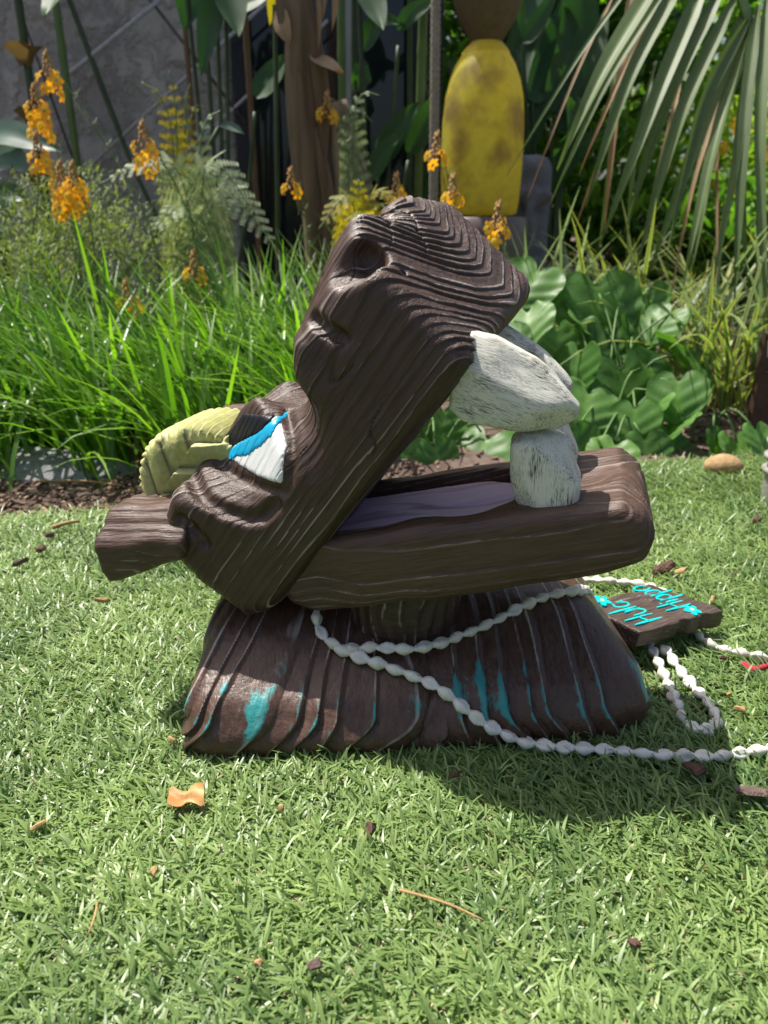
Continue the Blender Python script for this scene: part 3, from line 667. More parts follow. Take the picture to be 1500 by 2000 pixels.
# red thread end
pts = resample([gnd(x, y, TZ + .006) for x, y in ((1452, 1296), (1470, 1308), (1492, 1303), (1530, 1296))], .004)
def tube(path, rad, n=6):
    V = []; Fs = []; m = len(path)
    for i, p in enumerate(path):
        d = np.array(path[min(i + 1, m - 1)]) - np.array(path[max(i - 1, 0)]); d /= np.linalg.norm(d) + 1e-9
        a = np.array((0, 0, 1.)) if abs(d[2]) < .9 else np.array((1., 0, 0)); n1 = np.cross(d, a); n1 /= np.linalg.norm(n1); n2 = np.cross(n1, d); r = rad[i] if hasattr(rad, '__len__') else rad
        for j in range(n): q = 2 * math.pi * j / n; V.append(np.array(p) + (n1 * math.cos(q) + n2 * math.sin(q)) * r)
        if i: Fs += [((i - 1) * n + j, (i - 1) * n + (j + 1) % n, i * n + (j + 1) % n, i * n + j) for j in range(n)]
    return V, Fs + [tuple(range(n))[::-1], tuple((m - 1) * n + j for j in range(n))]
V, Fs = tube(pts, .0028); o = link('red_cord', py_mesh('red_cord', V, Fs, plain('red_yarn', (.45, .02, .06), .9), True)); tag(o, 'short frayed end of red yarn lying on the turf', 'yarn')

# ================================================================== LITTER ON THE TURF
def chip(name, px, py, L, Wd, T, mat, label, cat, seed, rot=None, z=None):
    r = np.random.default_rng(seed); n = 11; a = np.sort(r.uniform(0, 6.28, n)); k = r.uniform(.7, 1.1, n)
    x, y = L / 2 * k * np.cos(a), Wd / 2 * k * np.sin(a); warp = r.uniform(-1, 1, 2) * .25
    zt = T / 2 * r.uniform(.6, 1.2, n) + warp[0] * x + warp[1] * y; zb = -T / 2 * r.uniform(.6, 1.2, n) + warp[0] * x + warp[1] * y
    V = [(0, 0, T * .7)] + list(zip(x * .8, y * .8, zt)) + list(zip(x, y, (zt + zb) / 2)) + list(zip(x * .8, y * .8, zb)) + [(0, 0, -T * .5)]
    Fs = [(0, 1 + i, 1 + (i + 1) % n) for i in range(n)] + [(1 + q * n + i, 1 + (q + 1) * n + i, 1 + (q + 1) * n + (i + 1) % n, 1 + q * n + (i + 1) % n) for q in (0, 1) for i in range(n)] + [(1 + 2 * n + i, 3 * n + 1, 1 + 2 * n + (i + 1) % n) for i in range(n)]
    o = link(name, py_mesh(name, V, Fs, mat)); p = gnd(px, py, TZ + (.0125 if z is None else z)); o.location = p
    o.rotation_euler = (r.uniform(-.3, .3), r.uniform(-.3, .3), rot if rot is not None else r.uniform(0, 6)); return tag(o, label, cat)
M_BARK = plain('bark', (.13, .07, .05), .9, .4, 120, .8, .004); M_BARKG = plain('grey_bark', (.17, .12, .10), .95, .35, 150, .9, .004); M_TAN = plain('dry_tan', (.42, .27, .12), .8, .3, 90, .5)
M_DRY = leafmat('dry_orange_leaf', (.55, .28, .08), (.72, .42, .16), .3, .5, (1.2, .9, .5))
for a in [('bark_chip', 1357, 1502, .021, .012, .006, M_BARK, 'brown bark chip just in front of the lying shell string', 'bark', 3, -.7), ('bark_chip', 1470, 1545, .027, .021, .004, M_BARKG, 'wide flat grey brown bark flake on the turf', 'bark', 4, .2),
          ('bark_chip', 888, 1513, .010, .005, .004, M_BARK, 'tiny dark bark crumb beneath the middle of the base front', 'bark', 5), ('seed_husk', 722, 1622, .011, .009, .008, M_BARK, 'round reddish brown seed husk on open turf', 'husk', 6),
          ('seed_husk', 548, 1580, .006, .006, .005, M_TAN, 'small pale brown husk between yellow leaf and reddish husk', 'husk', 7), ('bark_chip', 335, 1445, .012, .005, .004, M_TAN, 'light tan wood chip touching the left end of the base', 'wood chip', 8),
          ('bark_chip', 1298, 1108, .030, .014, .008, M_BARK, 'cluster sized rough bark piece on the turf past the jaw tip', 'bark', 9, .1), ('bark_chip', 1330, 1115, .020, .012, .005, M_TAN, 'pale tan broken wood chip beside the rough bark piece', 'wood chip', 10),
          ('bark_chip', 1392, 1170, .012, .006, .004, M_TAN, 'tan sliver of wood on turf behind the name board', 'wood chip', 11), ('bark_chip', 1415, 1285, .010, .007, .004, M_BARK, 'brown crumb under the shell string by the name board', 'bark', 12),
          ('bark_chip', 1448, 1385, .014, .009, .004, M_TAN, 'yellow tan bark flake right of the small shell loop', 'bark', 13), ('bark_chip', 1425, 1358, .010, .005, .003, M_TAN, 'slim tan flake near the small shell loop', 'bark', 14),
          ('bark_chip', 1240, 1842, .008, .007, .004, M_BARK, 'dark brown crumb lying alone on the front turf', 'bark', 15), ('bark_chip', 615, 1885, .010, .007, .003, M_BARKG, 'pinkish grey bark flake on the front turf', 'bark', 16),
          ('bark_chip', 505, 1880, .007, .005, .003, M_TAN, 'small beige flake low in the front turf', 'bark', 17), ('bark_chip', 75, 1612, .012, .010, .003, M_TAN, 'square beige chip at the far left of the front turf', 'wood chip', 18),
          ('bark_chip', 80, 1072, .016, .012, .006, M_BARK, 'dark bark chip on turf outside the near ear', 'bark', 19), ('bark_chip', 40, 1098, .022, .008, .006, M_BARKG, 'long grey bark splinter on turf beside the dark chip', 'bark', 20, .5),
          ('bark_chip', 96, 1045, .014, .008, .006, M_BARKG, 'grey brown bark crumb between the stick and the dark chip', 'bark', 21), ('bark_chip', 200, 1172, .020, .006, .004, M_TAN, 'thin tan bark strip under the near ear', 'bark', 22, .4),
          ('bark_chip', 1478, 1014, .022, .012, .005, M_BARK, 'brown dead leaf scrap on the turf near the tan stone', 'bark', 23), ('bark_chip', 300, 1700, .009, .006, .003, M_TAN, 'pale crumb below the yellow dry leaf', 'wood chip', 24)]:
    chip(*a)
# yellow dry leaf, twigs
X = np.linspace(-1, 1, 9); Y = np.linspace(-1, 1, 7); gx, gy = np.meshgrid(X, Y, indexing='ij')
wd = (.55 + .45 * np.abs(gx) ** .6) * np.where(np.abs(gx) > .9, .8, 1); V = np.stack([gx * .0125, gy * wd * .0085 + .0015 * np.sin(gx * 5), .003 * np.abs(gx) + .002 * gy * gx + .0012 * np.sin(gy * 4 + gx * 3)], -1).reshape(-1, 3)
I = np.arange(63).reshape(9, 7); Q = np.stack([I[:-1, :-1], I[1:, :-1], I[1:, 1:], I[:-1, 1:]], -1).reshape(-1, 4)
V2 = V - np.array([0, 0, .0007]); Va = np.r_[V, V2]; Qa = np.r_[Q, Q[:, ::-1] + 63]
o = link('fallen_leaf', np_mesh('fallen_leaf', Va, Qa, M_DRY, True, {'rnd': np.r_[(gx.ravel() + 1) / 2, (gx.ravel() + 1) / 2]})); o.location = gnd(365, 1556, TZ + .014); o.rotation_euler = (.35, -.1, .15)
tag(o, 'curled orange yellow dry leaf on the turf before the base', 'leaf')
def stick(name, a, b, r, mat, label, cat, z=.012):
    pts = [gnd(*a, TZ + z), gnd((a[0] + b[0]) / 2 + 6, (a[1] + b[1]) / 2 - 5, TZ + z + .002), gnd(*b, TZ + z)]; path = resample(pts, .006); V, Fs = tube(path, [r * (1 - .5 * i / len(path)) for i in range(len(path))], 5)
    return tag(link(name, py_mesh(name, V, Fs, mat, True)), label, cat)
stick('twig', (780, 1738), (950, 1800), .0011, M_TAN, 'thin straight straw twig on the front turf', 'twig'); stick('stick', (102, 1030), (162, 1018), .0035, M_TAN, 'short tan stick lying at the turf edge', 'stick')
stick('twig', (190, 1762), (165, 1840), .0008, M_TAN, 'faint short straw stalk low on the left turf', 'twig')

# ================================================================== BED EDGE
def pebble(name, px, py, r, mat, label, cat, seed, z=.0):
    rr = np.random.default_rng(seed); V = []; Fs = []; m, n = 14, 9
    for i in range(n + 1):
        ph = math.pi * i / n
        for j in range(m): th = 2 * math.pi * j / m; V.append(np.array([math.sin(ph) * math.cos(th), math.sin(ph) * math.sin(th), math.cos(ph)]))
    V = np.array(V); V = V * (1 + .13 * vnoise(V * 1.7 + seed, seed)[:, None]) * np.array(r)
    Fs = [(i * m + j, (i + 1) * m + j, (i + 1) * m + (j + 1) % m, i * m + (j + 1) % m) for i in range(n) for j in range(m)]
    o = link(name, py_mesh(name, V, Fs, mat, True)); o.location = gnd(px, py, z) + np.array([0, 0, r[2] * .7]); return tag(o, label, cat)
M_STONE = plain('tan_stone', (.42, .27, .13), .8, .3, 40, .5, .004); M_SLAB = plain('grey_slab', (.25, .25, .26), .9, .3, 60, .7, .004)
pebble('stone', 1410, 925, (.031, .024, .020), M_STONE, 'rounded tan stone with a dark hollow on the turf', 'stone', 3)
chip('stepping_stone', 80, 915, .34, .14, .03, M_SLAB, 'flat grey stepping stone in the mulch under the grass clumps', 'stone', 31, .0, z=-.002)
n = 3600; X = np.r_[RNG.uniform(-1.0, -.05, 2400), RNG.uniform(-.1, 1.3, 1200)]; Y = tedge(X) + RNG.uniform(0, .42, n) ** 1.4 + .004
Z = bedz(X, Y); V = []; L = RNG.uniform(.005, .016, n); Wd = L * RNG.uniform(.35, .7, n); a = RNG.uniform(0, 6.28, n); T = RNG.uniform(.002, .004, n)
cx = np.array([-1, 1, 1.1, -.8, -.7, .8, .7, -.9]); cy = np.array([-1, -.8, 1, .9, -.7, -.6, .7, .8]); cz = np.array([0, 0, 0, 0, 1, 1, 1, 1.])
lx = cx * L[:, None] / 2; ly = cy * Wd[:, None] / 2; tl = RNG.normal(0, .35, (n, 1))
V = np.stack([X[:, None] + lx * np.cos(a)[:, None] - ly * np.sin(a)[:, None], Y[:, None] + lx * np.sin(a)[:, None] + ly * np.cos(a)[:, None], Z[:, None] + .001 + cz * T[:, None] + tl * lx], -1).reshape(-1, 3)
q = np.array([(4, 5, 6, 7), (0, 1, 5, 4), (1, 2, 6, 5), (2, 3, 7, 6), (3, 0, 4, 7)]); Q = (np.arange(n)[:, None, None] * 8 + q).reshape(-1, 4)
t = NT('mulch'); r = t.attr('rnd'); t.bs(Base_Color=t.ramp(r, (.1, (.06, .032, .022)), (.6, (.17, .10, .07)), (.95, (.34, .24, .17))), Roughness=.9); t.bump(t.noise(t.coord(), 300, 3), .5, .002)
tag(link('bark_mulch', np_mesh('bark_mulch', V, Q, t.m, False, {'rnd': np.repeat(RNG.random(n), 8)})), 'brown bark mulch scattered over the planting bed', 'mulch', kind='stuff')
stick('dead_stalk', (66, 940), (240, 948), .0022, M_TAN, 'pale dead stalk lying across the mulch', 'stick', -.0)

# ================================================================== GRASS-LIKE CLUMPS
M_LIR = leafmat('liriope_blade', (.05, .15, .015), (.22, .38, .06), trans=.48, rough=.33, tint=(1.35, 1.6, .35), spec=.6)
M_VAR = leafmat('silver_blade', (.16, .24, .12), (.34, .42, .25), trans=.35, rough=.45, tint=(1.2, 1.3, .8))
M_YEL = leafmat('edged_blade', (.06, .16, .05), (.16, .27, .10), trans=.35, rough=.4, tint=(1.3, 1.4, .6), edge=(.50, .44, .12))
def clump(name, x, y, n, L, wd, lean, spread, t0, t1, mat, label, cat, group, seg=6, fold=.18):
    z = float(bedz(np.array([x]), np.array([y]))[0]); P = np.stack([RNG.normal(0, spread, n), RNG.normal(0, spread, n), np.zeros(n)], 1)
    az = lean + RNG.normal(0, 1.0, n) if lean is not None else RNG.uniform(0, 6.28, n)
    ll = L * RNG.uniform(.6, 1.15, n); a0 = np.abs(RNG.normal(t0, .18, n)); a1 = a0 + np.abs(RNG.normal(t1, .45, n))
    prof = [.7, 1, 1, .95, .8, .55, .06] if seg == 6 else None
    V, Q, at_ = ribbons(P, az, ll, wd * RNG.uniform(.75, 1.2, n), a0, a1, seg, prof, wig=.12, fold=fold)
    V[:, 2] = np.maximum(V[:, 2], .003)
    e = empty(name, (x, y, z)); tag(e, label, cat, group); b = link('blades', np_mesh('blades', V, Q, mat, True, at_), e); b['kind'] = 'stuff'; return e
for i in range(22):
    x = -.86 + .88 * ((i * .618) % 1) + random.uniform(-.03, .03); y = 1.18 + .48 * (i / 21) + .10 * (x + .45)
    clump('grass_clump', x, y, 95, .31 + .05 * (i / 21), .0076, 2.75, .035, .25, .95, M_LIR, 'glossy bright green arching grass clump behind the turf edge', 'grass clump', 'green grass clumps along the mulch')
for x, y in ((-1.05, 1.2), (-1.25, 1.32), (-1.0, 1.45), (-1.45, 1.5), (-1.2, 1.62)): clump('grass_clump', x, y, 80, .33, .0076, 2.75, .035, .25, .95, M_LIR, 'glossy bright green arching grass clump behind the turf edge', 'grass clump', 'green grass clumps along the mulch')
for px, yy in ((545, 1.75), (610, 1.72), (500, 1.85), (660, 1.8)):
    p = at(px, 560, yy); clump('silver_grass_clump', p[0], yy, 46, .34, .007, None, .03, .35, .9, M_VAR, 'pale silvery strap leaf clump at the foot of the brown trunk', 'grass clump', 'silvery clumps round the trunk')
for px, yy, m in ((1110, 1.95, M_VAR), (1200, 1.85, M_YEL), (1300, 1.75, M_YEL), (1390, 1.7, M_VAR), (1460, 1.55, M_YEL), (1500, 1.75, M_YEL), (1150, 2.2, M_VAR), (1370, 2.0, M_YEL), (1560, 1.6, M_VAR), (1030, 2.0, M_VAR)):
    p = at(px, 560, yy); clump('strap_leaf_clump', p[0], yy, 40, .40, .010, None, .035, .25, 1.1, m, ('strap leaf clump with yellow edged blades under the palm frond' if m is M_YEL else 'strap leaf clump with pale silvery blades under the palm frond'), 'strap plant', 'strap leaf clumps under the palm')

# ================================================================== HEART LEAF PLANTS
M_HEART = leafmat('heart_leaf', (.045, .13, .025), (.17, .34, .075), trans=.38, rough=.45, tint=(1.3, 1.6, .4), scale=14, spec=.4)
def heart_mesh(seed):
    r = random.Random(seed); nu, nv = 18, 14; V = []; rn = []
    for i in range(nu + 1):
        u = i / nu                                                                    # 0 lobe end .. 1 tip
        hw = .56 * math.sqrt(max(0, 1 - ((u - .36) / .66) ** 2)) if u > .36 else .56 * math.sqrt(max(0, 1 - ((u - .36) / .42) ** 2)); hw = max(hw, .015) * (1 - .25 * max(0, u - .7))
        for j in range(nv + 1):
            v = -1 + 2 * j / nv; y = u - .22; x = v * hw
            if u < .25: y += .20 * math.exp(-(v / .35) ** 2) * (1 - u / .25)          # notch at the stalk
            vein = -.045 * abs(math.sin((abs(v) * 4.0 + u * 11))) * abs(v) ** .5 - .03 * math.exp(-(v / .12) ** 2)
            z = .10 * abs(v) ** 1.4 * hw + vein - .30 * max(0, u - .35) ** 2 + .03 * math.sin(v * 5 + seed) * abs(v) + r.uniform(-.004, .004)
            V.append((x, y, z)); rn.append(.45 + .4 * math.exp(-(v / .1) ** 2) + .22 * math.sin(abs(v) * 8 + u * 26))
    I = np.arange((nu + 1) * (nv + 1)).reshape(nu + 1, nv + 1); Q = np.stack([I[:-1, :-1], I[:-1, 1:], I[1:, 1:], I[1:, :-1]], -1).reshape(-1, 4)
    return V, Q, rn
HB = []
for k in range(6):
    V, Q, rn = heart_mesh(k); HB.append(np_mesh('leaf', V, Q, M_HEART, True, {'rnd': np.clip(np.array(rn) + (k - 2.5) * .09, 0, 1)}))
M_STEM = plain('green_stem', (.10, .20, .05), .5)
leaves = [(1215, 720, 150), (1165, 560, 132), (1050, 530, 100), (1240, 640, 108), (1295, 665, 105), (1120, 612, 92), (1130, 690, 95), (1345, 690, 90), (1325, 745, 92), (1090, 640, 80), (1000, 560, 75), (1030, 610, 85),
          (1180, 640, 90), (1260, 570, 80), (1310, 610, 82), (1150, 770, 95), (1090, 760, 90), (1050, 800, 95), (1120, 850, 95), (1180, 820, 80), (1240, 800, 85), (1290, 780, 88), (1340, 820, 92), (1200, 880, 80), (1260, 860, 80),
          (950, 872, 115), (865, 805, 80), (905, 800, 62), (800, 880, 70), (760, 900, 60), (850, 880, 75), (1010, 860, 80), (960, 700, 70), (1000, 760, 80), (1440, 862, 92), (1478, 840, 70), (1395, 850, 66), (1310, 870, 70), (1370, 770, 66), (1270, 720, 80), (1060, 570, 70), (1210, 590, 70), (985, 650, 80), (1170, 905, 62)]
plants = [tag(empty('heart_leaf_plant', (*at(px, 800, y)[:2], .0)), lb, 'leafy plant', 'heart leaf plants') for px, y, lb in ((860, 1.34, 'low heart leaf plant seen under the open jaws'), (1080, 1.45, 'heart leaf plant right behind the white tusks'), (1240, 1.40, 'tall bushy heart leaf plant with the largest round leaves'), (1430, 1.36, 'small heart leaf sprout by the tan stone'))]
hrg = random.Random(5)
for i, (px, py, sz) in enumerate(leaves):
    pl = plants[0] if px < 960 and py > 780 else plants[1] if px < 1120 else plants[3] if px > 1380 else plants[2]
    Yd = 1.30 + .42 * (905 - py) / 400 + hrg.uniform(-.04, .04); Yd = max(Yd, float(tedge(at(px, py, Yd)[0])) + .05)
    p = at(px, py, Yd); size = sz / F_PX * (Yd * math.cos(PITCH) + (CAM_H - p[2]) * math.sin(PITCH)) * 1.15
    if p[2] < .02: p[2] = .02
    tilt = hrg.uniform(.55, 1.2); yaw = hrg.gauss(0, .65)
    R_ = Matrix.Rotation(yaw + math.pi, 4, 'Z') @ Matrix.Rotation(-tilt, 4, 'X') @ Matrix.Rotation(hrg.uniform(-.4, .4), 4, 'Y')
    pw = Vector(p); mb = Matrix.Translation(pw - pl.location) @ R_ @ Matrix.Diagonal((size, size, size, 1)); lf = link('leaf', HB[i % 6], pl, mb)
    a = (mb @ Vector((0, 0, -.02))); root = Vector((hrg.gauss(0, .03), .06 + hrg.gauss(0, .03), 0)); mid = (a + root) / 2 + Vector((0, .02, .05))
    V, Fs = tube(resample([np.array(root), np.array(mid), np.array(a)], .02), .0022, 5); link('stalk', py_mesh('stalk', V, Fs, M_STEM, True), pl)

# ================================================================== ORANGE FLOWER STALKS
M_OR = leafmat('orange_petal', (.88, .38, .01), (.95, .64, .05), trans=.45, rough=.5, tint=(1.1, .9, .3)); M_YS = plain('yellow_stamen', (.85, .6, .05), .7); M_BUD = plain('flower_bud', (.45, .26, .10), .6, .4, 200)
M_STK = plain('stalk_green', (.13, .20, .07), .6)
V = []; Q = []
for k in range(6):
    a = k * math.pi / 3; d = np.array([math.cos(a), math.sin(a), 0]); s_ = np.array([-d[1], d[0], 0]); b = len(V)
    V += [d * .1 - s_ * .06, d * .1 + s_ * .06, d * .34 + s_ * .17 + (0, 0, .06), d * .34 - s_ * .17 + (0, 0, .06), d * .52 + s_ * .05 + (0, 0, -.04), d * .52 - s_ * .05 + (0, 0, -.04)]; Q += [(b, b + 1, b + 2, b + 3), (b + 3, b + 2, b + 4, b + 5)]
FLM = np_mesh('flower', np.array(V), np.array(Q), M_OR, True, {'rnd': np.tile([.9, .9, .5, .5, .2, .2], 6)})
V = []; Fs = []
for k in range(7):
    a = k * 2.4; b = len(V); c_ = np.array([math.cos(a) * .12, math.sin(a) * .12, .16]) if k else np.array([0, 0, .2]); V += [c_ + np.array(o) * .075 for o in ((1, 0, 0), (-1, 0, 0), (0, 1, 0), (0, -1, 0), (0, 0, 1), (0, 0, -1))]
    Fs += [(b + i, b + j, b + 4) for i, j in ((0, 2), (2, 1), (1, 3), (3, 0))] + [(b + j, b + i, b + 5) for i, j in ((0, 2), (2, 1), (1, 3), (3, 0))]
STM = py_mesh('stamens', V, Fs, M_YS)
def bulbine(tip, base, Y, nfl, label, size=.029, dead=True):
    tp = at(*tip, Y); bp_ = at(*base, Y + .03); bp_[2] = max(bp_[2], float(bedz(np.array([bp_[0]]), np.array([Y]))[0]))
    root = np.array([bp_[0], bp_[1], float(bedz(np.array([bp_[0]]), np.array([bp_[1]]))[0])])
    e = empty('orange_flower_stalk', root); tag(e, label, 'flower', 'orange flower stalks')
    path = resample([root - root, bp_ - root + (0, 0, .001), (bp_ + tp) / 2 - root + np.array([.012, 0, .01]), tp - root], .02); V, Fs = tube(path, [.0026 * (1 - .6 * i / len(path)) for i in range(len(path))], 5); link('stem', py_mesh('stem', V, Fs, M_STK, True), e)
    tl = path[-1]; V = []; Fs = []
    def blob(c_, r):
        b = len(V); V.extend([c_ + np.array(o) * r for o in ((1, 0, 0), (-1, 0, 0), (0, 1, 0), (0, -1, 0), (0, 0, 1.9), (0, 0, -1.3))]); Fs.extend([(b + i, b + j, b + 4) for i, j in ((0, 2), (2, 1), (1, 3), (3, 0))] + [(b + j, b + i, b + 5) for i, j in ((0, 2), (2, 1), (1, 3), (3, 0))])
    for k in range(16): a = k * 2.4; h = -.004 * k * .7; blob(tl + np.array([math.cos(a) * (.003 + .0005 * k), math.sin(a) * (.003 + .0005 * k), h + .008]), .0042 - .00005 * k)
    link('buds', py_mesh('buds', V, Fs, M_BUD), e)
    for k in range(nfl):
        a = k * 2.4 + 1; h = -.028 - .0075 * k * (1 if nfl < 9 else .75); rr = .016 + .004 * random.random(); c_ = tl + np.array([math.cos(a) * rr, math.sin(a) * rr, h])
        dirv = Vector((math.cos(a), math.sin(a) - .5, .25 + random.gauss(0, .2))); m = Matrix.Translation(Vector(c_)) @ dirv.to_track_quat('Z', 'Y').to_matrix().to_4x4() @ Matrix.Scale(size * random.uniform(.85, 1.15), 4); f = link('flower', FLM, e, m); link('stamens', STM, f)
    V = []; Fs = []
    for k in range(34 if dead else 14):                                              # spent flower stalklets down the stem
        i = int(len(path) * (1 - .12 - .018 * k)) if len(path) > 12 else len(path) - 3
        if i < 2: break
        p = path[i] + np.array([0, 0, random.uniform(-.008, .008)]); a = random.uniform(0, 6.28); d = np.array([math.cos(a), math.sin(a), .5]); pts = [p, p + d * .010, p + d * .017 + (0, 0, .004), p + d * .017 + (0, 0, -.004)]
        v2, f2 = tube(pts, .0009, 3); b = len(V); V += v2; Fs += [tuple(x + b for x in q_) for q_ in f2]
    if V: link('stalklets', py_mesh('stalklets', V, Fs, M_STK), e)
for a in [((88, 108), (300, 470), 1.75, 6, 'leaning flower stalk whose orange tip reaches highest on the wall'), ((66, 172), (150, 480), 1.72, 11, 'flower stalk with a full orange head before the bamboo cane'), ((70, 262), (60, 520), 1.68, 6, 'short orange flower head below the full one'),
          ((112, 312), (160, 560), 1.62, 12, 'densest orange flower cluster among the feathery stems'), ((138, 318), (190, 560), 1.60, 9, 'orange flower stalk tucked beside the densest cluster'), ((266, 228), (420, 560), 1.62, 8, 'orange flower stalk standing before the ferns'),
          ((632, 172), (700, 420), 1.95, 4, 'curving orange flower stalk right of the brown trunk'), ((560, 322), (600, 470), 1.9, 3, 'small orange flower stalk crossing the brown trunk'), ((772, 330), (760, 470), 1.85, 4, 'orange flower stalk above the golden fern'),
          ((852, 262), (872, 440), 1.75, 4, 'flower stalk in front of the hanging rope'), ((880, 335), (880, 450), 1.7, 4, 'short flower stalk at the foot of the yellow lantern'), ((968, 395), (985, 520), 1.5, 5, 'flower stalk rising right beside the hippo muzzle'),
          ((238, 545), (300, 690), 1.5, 3, 'low orange flower pair among the green grass blades'), ((374, 495), (420, 600), 1.6, 3, 'low orange flower pair beneath the ferns'), ((700, 380), (690, 470), 1.9, 2, 'tiny orange flower stalk behind the golden fern')]:
    bulbine(*a)

# ================================================================== FERNS
M_FERN = leafmat('grey_fern', (.20, .29, .15), (.44, .50, .32), trans=.4, rough=.6, tint=(1.2, 1.2, .7)); M_FERNY = leafmat('golden_fern', (.20, .25, .02), (.50, .40, .05), trans=.5, rough=.6, tint=(1.3, 1.2, .4))
def frond(parent, pts, wmax, npin, mat, off):
    path = resample(pts, .006); m = len(path); P = []; AZ = []; Ls = []; D = []
    V = []; Q = []; RN = []
    for k in range(npin):
        f = .12 + .87 * k / npin; i = min(int(f * (m - 1)), m - 2); p = path[i]; d = path[i + 1] - path[i]; d /= np.linalg.norm(d); side = np.cross(d, np.array([0, -.5, .86])); side /= np.linalg.norm(side) + 1e-9
        L = 1.25 * wmax * math.sin(math.pi * min(1, .12 + f * .88)) ** .7 * (1 - .25 * f)
        for sg in (-1, 1):
            o = side * sg * .86 + d * .5; o /= np.linalg.norm(o); nn = np.cross(o, d); nn /= np.linalg.norm(nn) + 1e-9; ns = 7
            for q_ in range(ns):                                                     # little lobes along each pinna
                fq = (q_ + .5) / ns; c0 = p + o * L * fq + np.array([0, 0, -.12 * L * fq * fq]); ll = L * .26 * (1 - .6 * fq) + .003; w_ = L / ns * .95
                ax = np.cross(nn, o); b = len(V)
                V += [c0 - ax * ll, c0 + o * w_ * .5 - ax * ll * .3, c0 + ax * ll, c0 - o * w_ * .5 + ax * ll * .1]; Q.append((b, b + 1, b + 2, b + 3)); RN += [random.random()] * 4
    V = np.array(V) - off; fo = link('frond', np_mesh('frond', V, np.array(Q), mat, False, {'rnd': np.array(RN)}), parent); fo['kind'] = 'stuff'
    vv, ff = tube([p - off for p in path], .0014, 4); link('rachis', py_mesh('rachis', vv, ff, M_STK, True), fo)
def fern(name, root, fr, mat, label, Y):
    r0 = at(*root, Y); r0[2] = float(bedz(np.array([r0[0]]), np.array([Y]))[0]); e = empty(name, r0); tag(e, label, 'fern', 'ferns before the wall')
    for mid, tip, w_, dy in fr: frond(e, [r0, at(*mid, Y + dy * .5), at(*tip, Y + dy)], w_, 22, mat, r0)
fern('fern', (380, 480), [((400, 330), (500, 420), .075, -.1), ((390, 300), (430, 215), .055, 0), ((350, 340), (190, 360), .07, -.08), ((420, 380), (545, 490), .07, -.12), ((340, 380), (260, 300), .06, .05), ((370, 420), (280, 470), .06, -.15), ((430, 400), (470, 330), .06, .1)], M_FERN, 'grey green feathery fern spreading before the stucco wall', 1.9)
fern('fern', (330, 420), [((335, 260), (275, 158), .05, .0), ((345, 250), (330, 135), .045, .0), ((360, 260), (372, 160), .04, .05), ((370, 250), (420, 230), .04, .05)], M_FERNY, 'upright yellow brown fern standing against the wall', 2.0)
fern('fern', (690, 480), [((690, 400), (620, 450), .06, -.1), ((700, 390), (700, 360), .06, -.05), ((720, 400), (780, 400), .06, -.1), ((680, 420), (640, 400), .05, 0), ((730, 420), (770, 440), .06, -.12), ((700, 430), (690, 470), .06, -.15)], M_FERNY, 'golden green fine fern behind the hippo muzzle', 1.85)
fern('fern', (700, 400), [((690, 240), (745, 185), .06, 0), ((680, 250), (730, 240), .06, .05), ((670, 260), (640, 190), .05, .05)], M_FERN, 'small green fern leaning out beside the brown trunk', 2.2)
# feathery undergrowth
def foliage(name, ctr, rad, n, L, wd, mat, label, cat, lean=None, t0=.6, t1=.9, group=None, seg=3, kind=None, hollow=.0):
    u = RNG.normal(0, 1, (n, 3)); u /= np.linalg.norm(u, axis=1, keepdims=True); r = (hollow + (1 - hollow) * RNG.random(n)) ** .5
    P = u * r[:, None] * np.array(rad); P = P[P[:, 2] + ctr[2] > .02]; n = len(P); az = np.arctan2(P[:, 1], P[:, 0]) + RNG.normal(0, 1.0, n)
    V, Q, at_ = ribbons(P, az, L * RNG.uniform(.6, 1.3, n), wd * RNG.uniform(.7, 1.3, n), np.abs(RNG.normal(t0, .5, n)), np.abs(RNG.normal(t0 + t1, .5, n)), seg, [.25, 1, .8, .05], fold=.18)
    e = empty(name, ctr); tag(e, label, cat, group); b = link('foliage', np_mesh('foliage', V, Q, mat, True, at_), e); b['kind'] = 'stuff'
    return e
M_UND = leafmat('feather_green', (.07, .14, .03), (.24, .30, .09), trans=.4, rough=.6, tint=(1.3, 1.3, .5))
for k, (px, py, Y) in enumerate(((40, 500, 1.75), (140, 470, 1.85), (250, 480, 1.8), (20, 420, 1.95), (150, 400, 2.0), (90, 560, 1.62), (330, 590, 1.75), (-150, 460, 1.9), (-320, 440, 1.95))):
    foliage('feathery_shrub', at(px, py, Y), (.14, .10, .10), 900, .022, .0035, M_UND, 'low feathery green undergrowth between the flower stalks', 'undergrowth', group='feathery undergrowth by the wall')

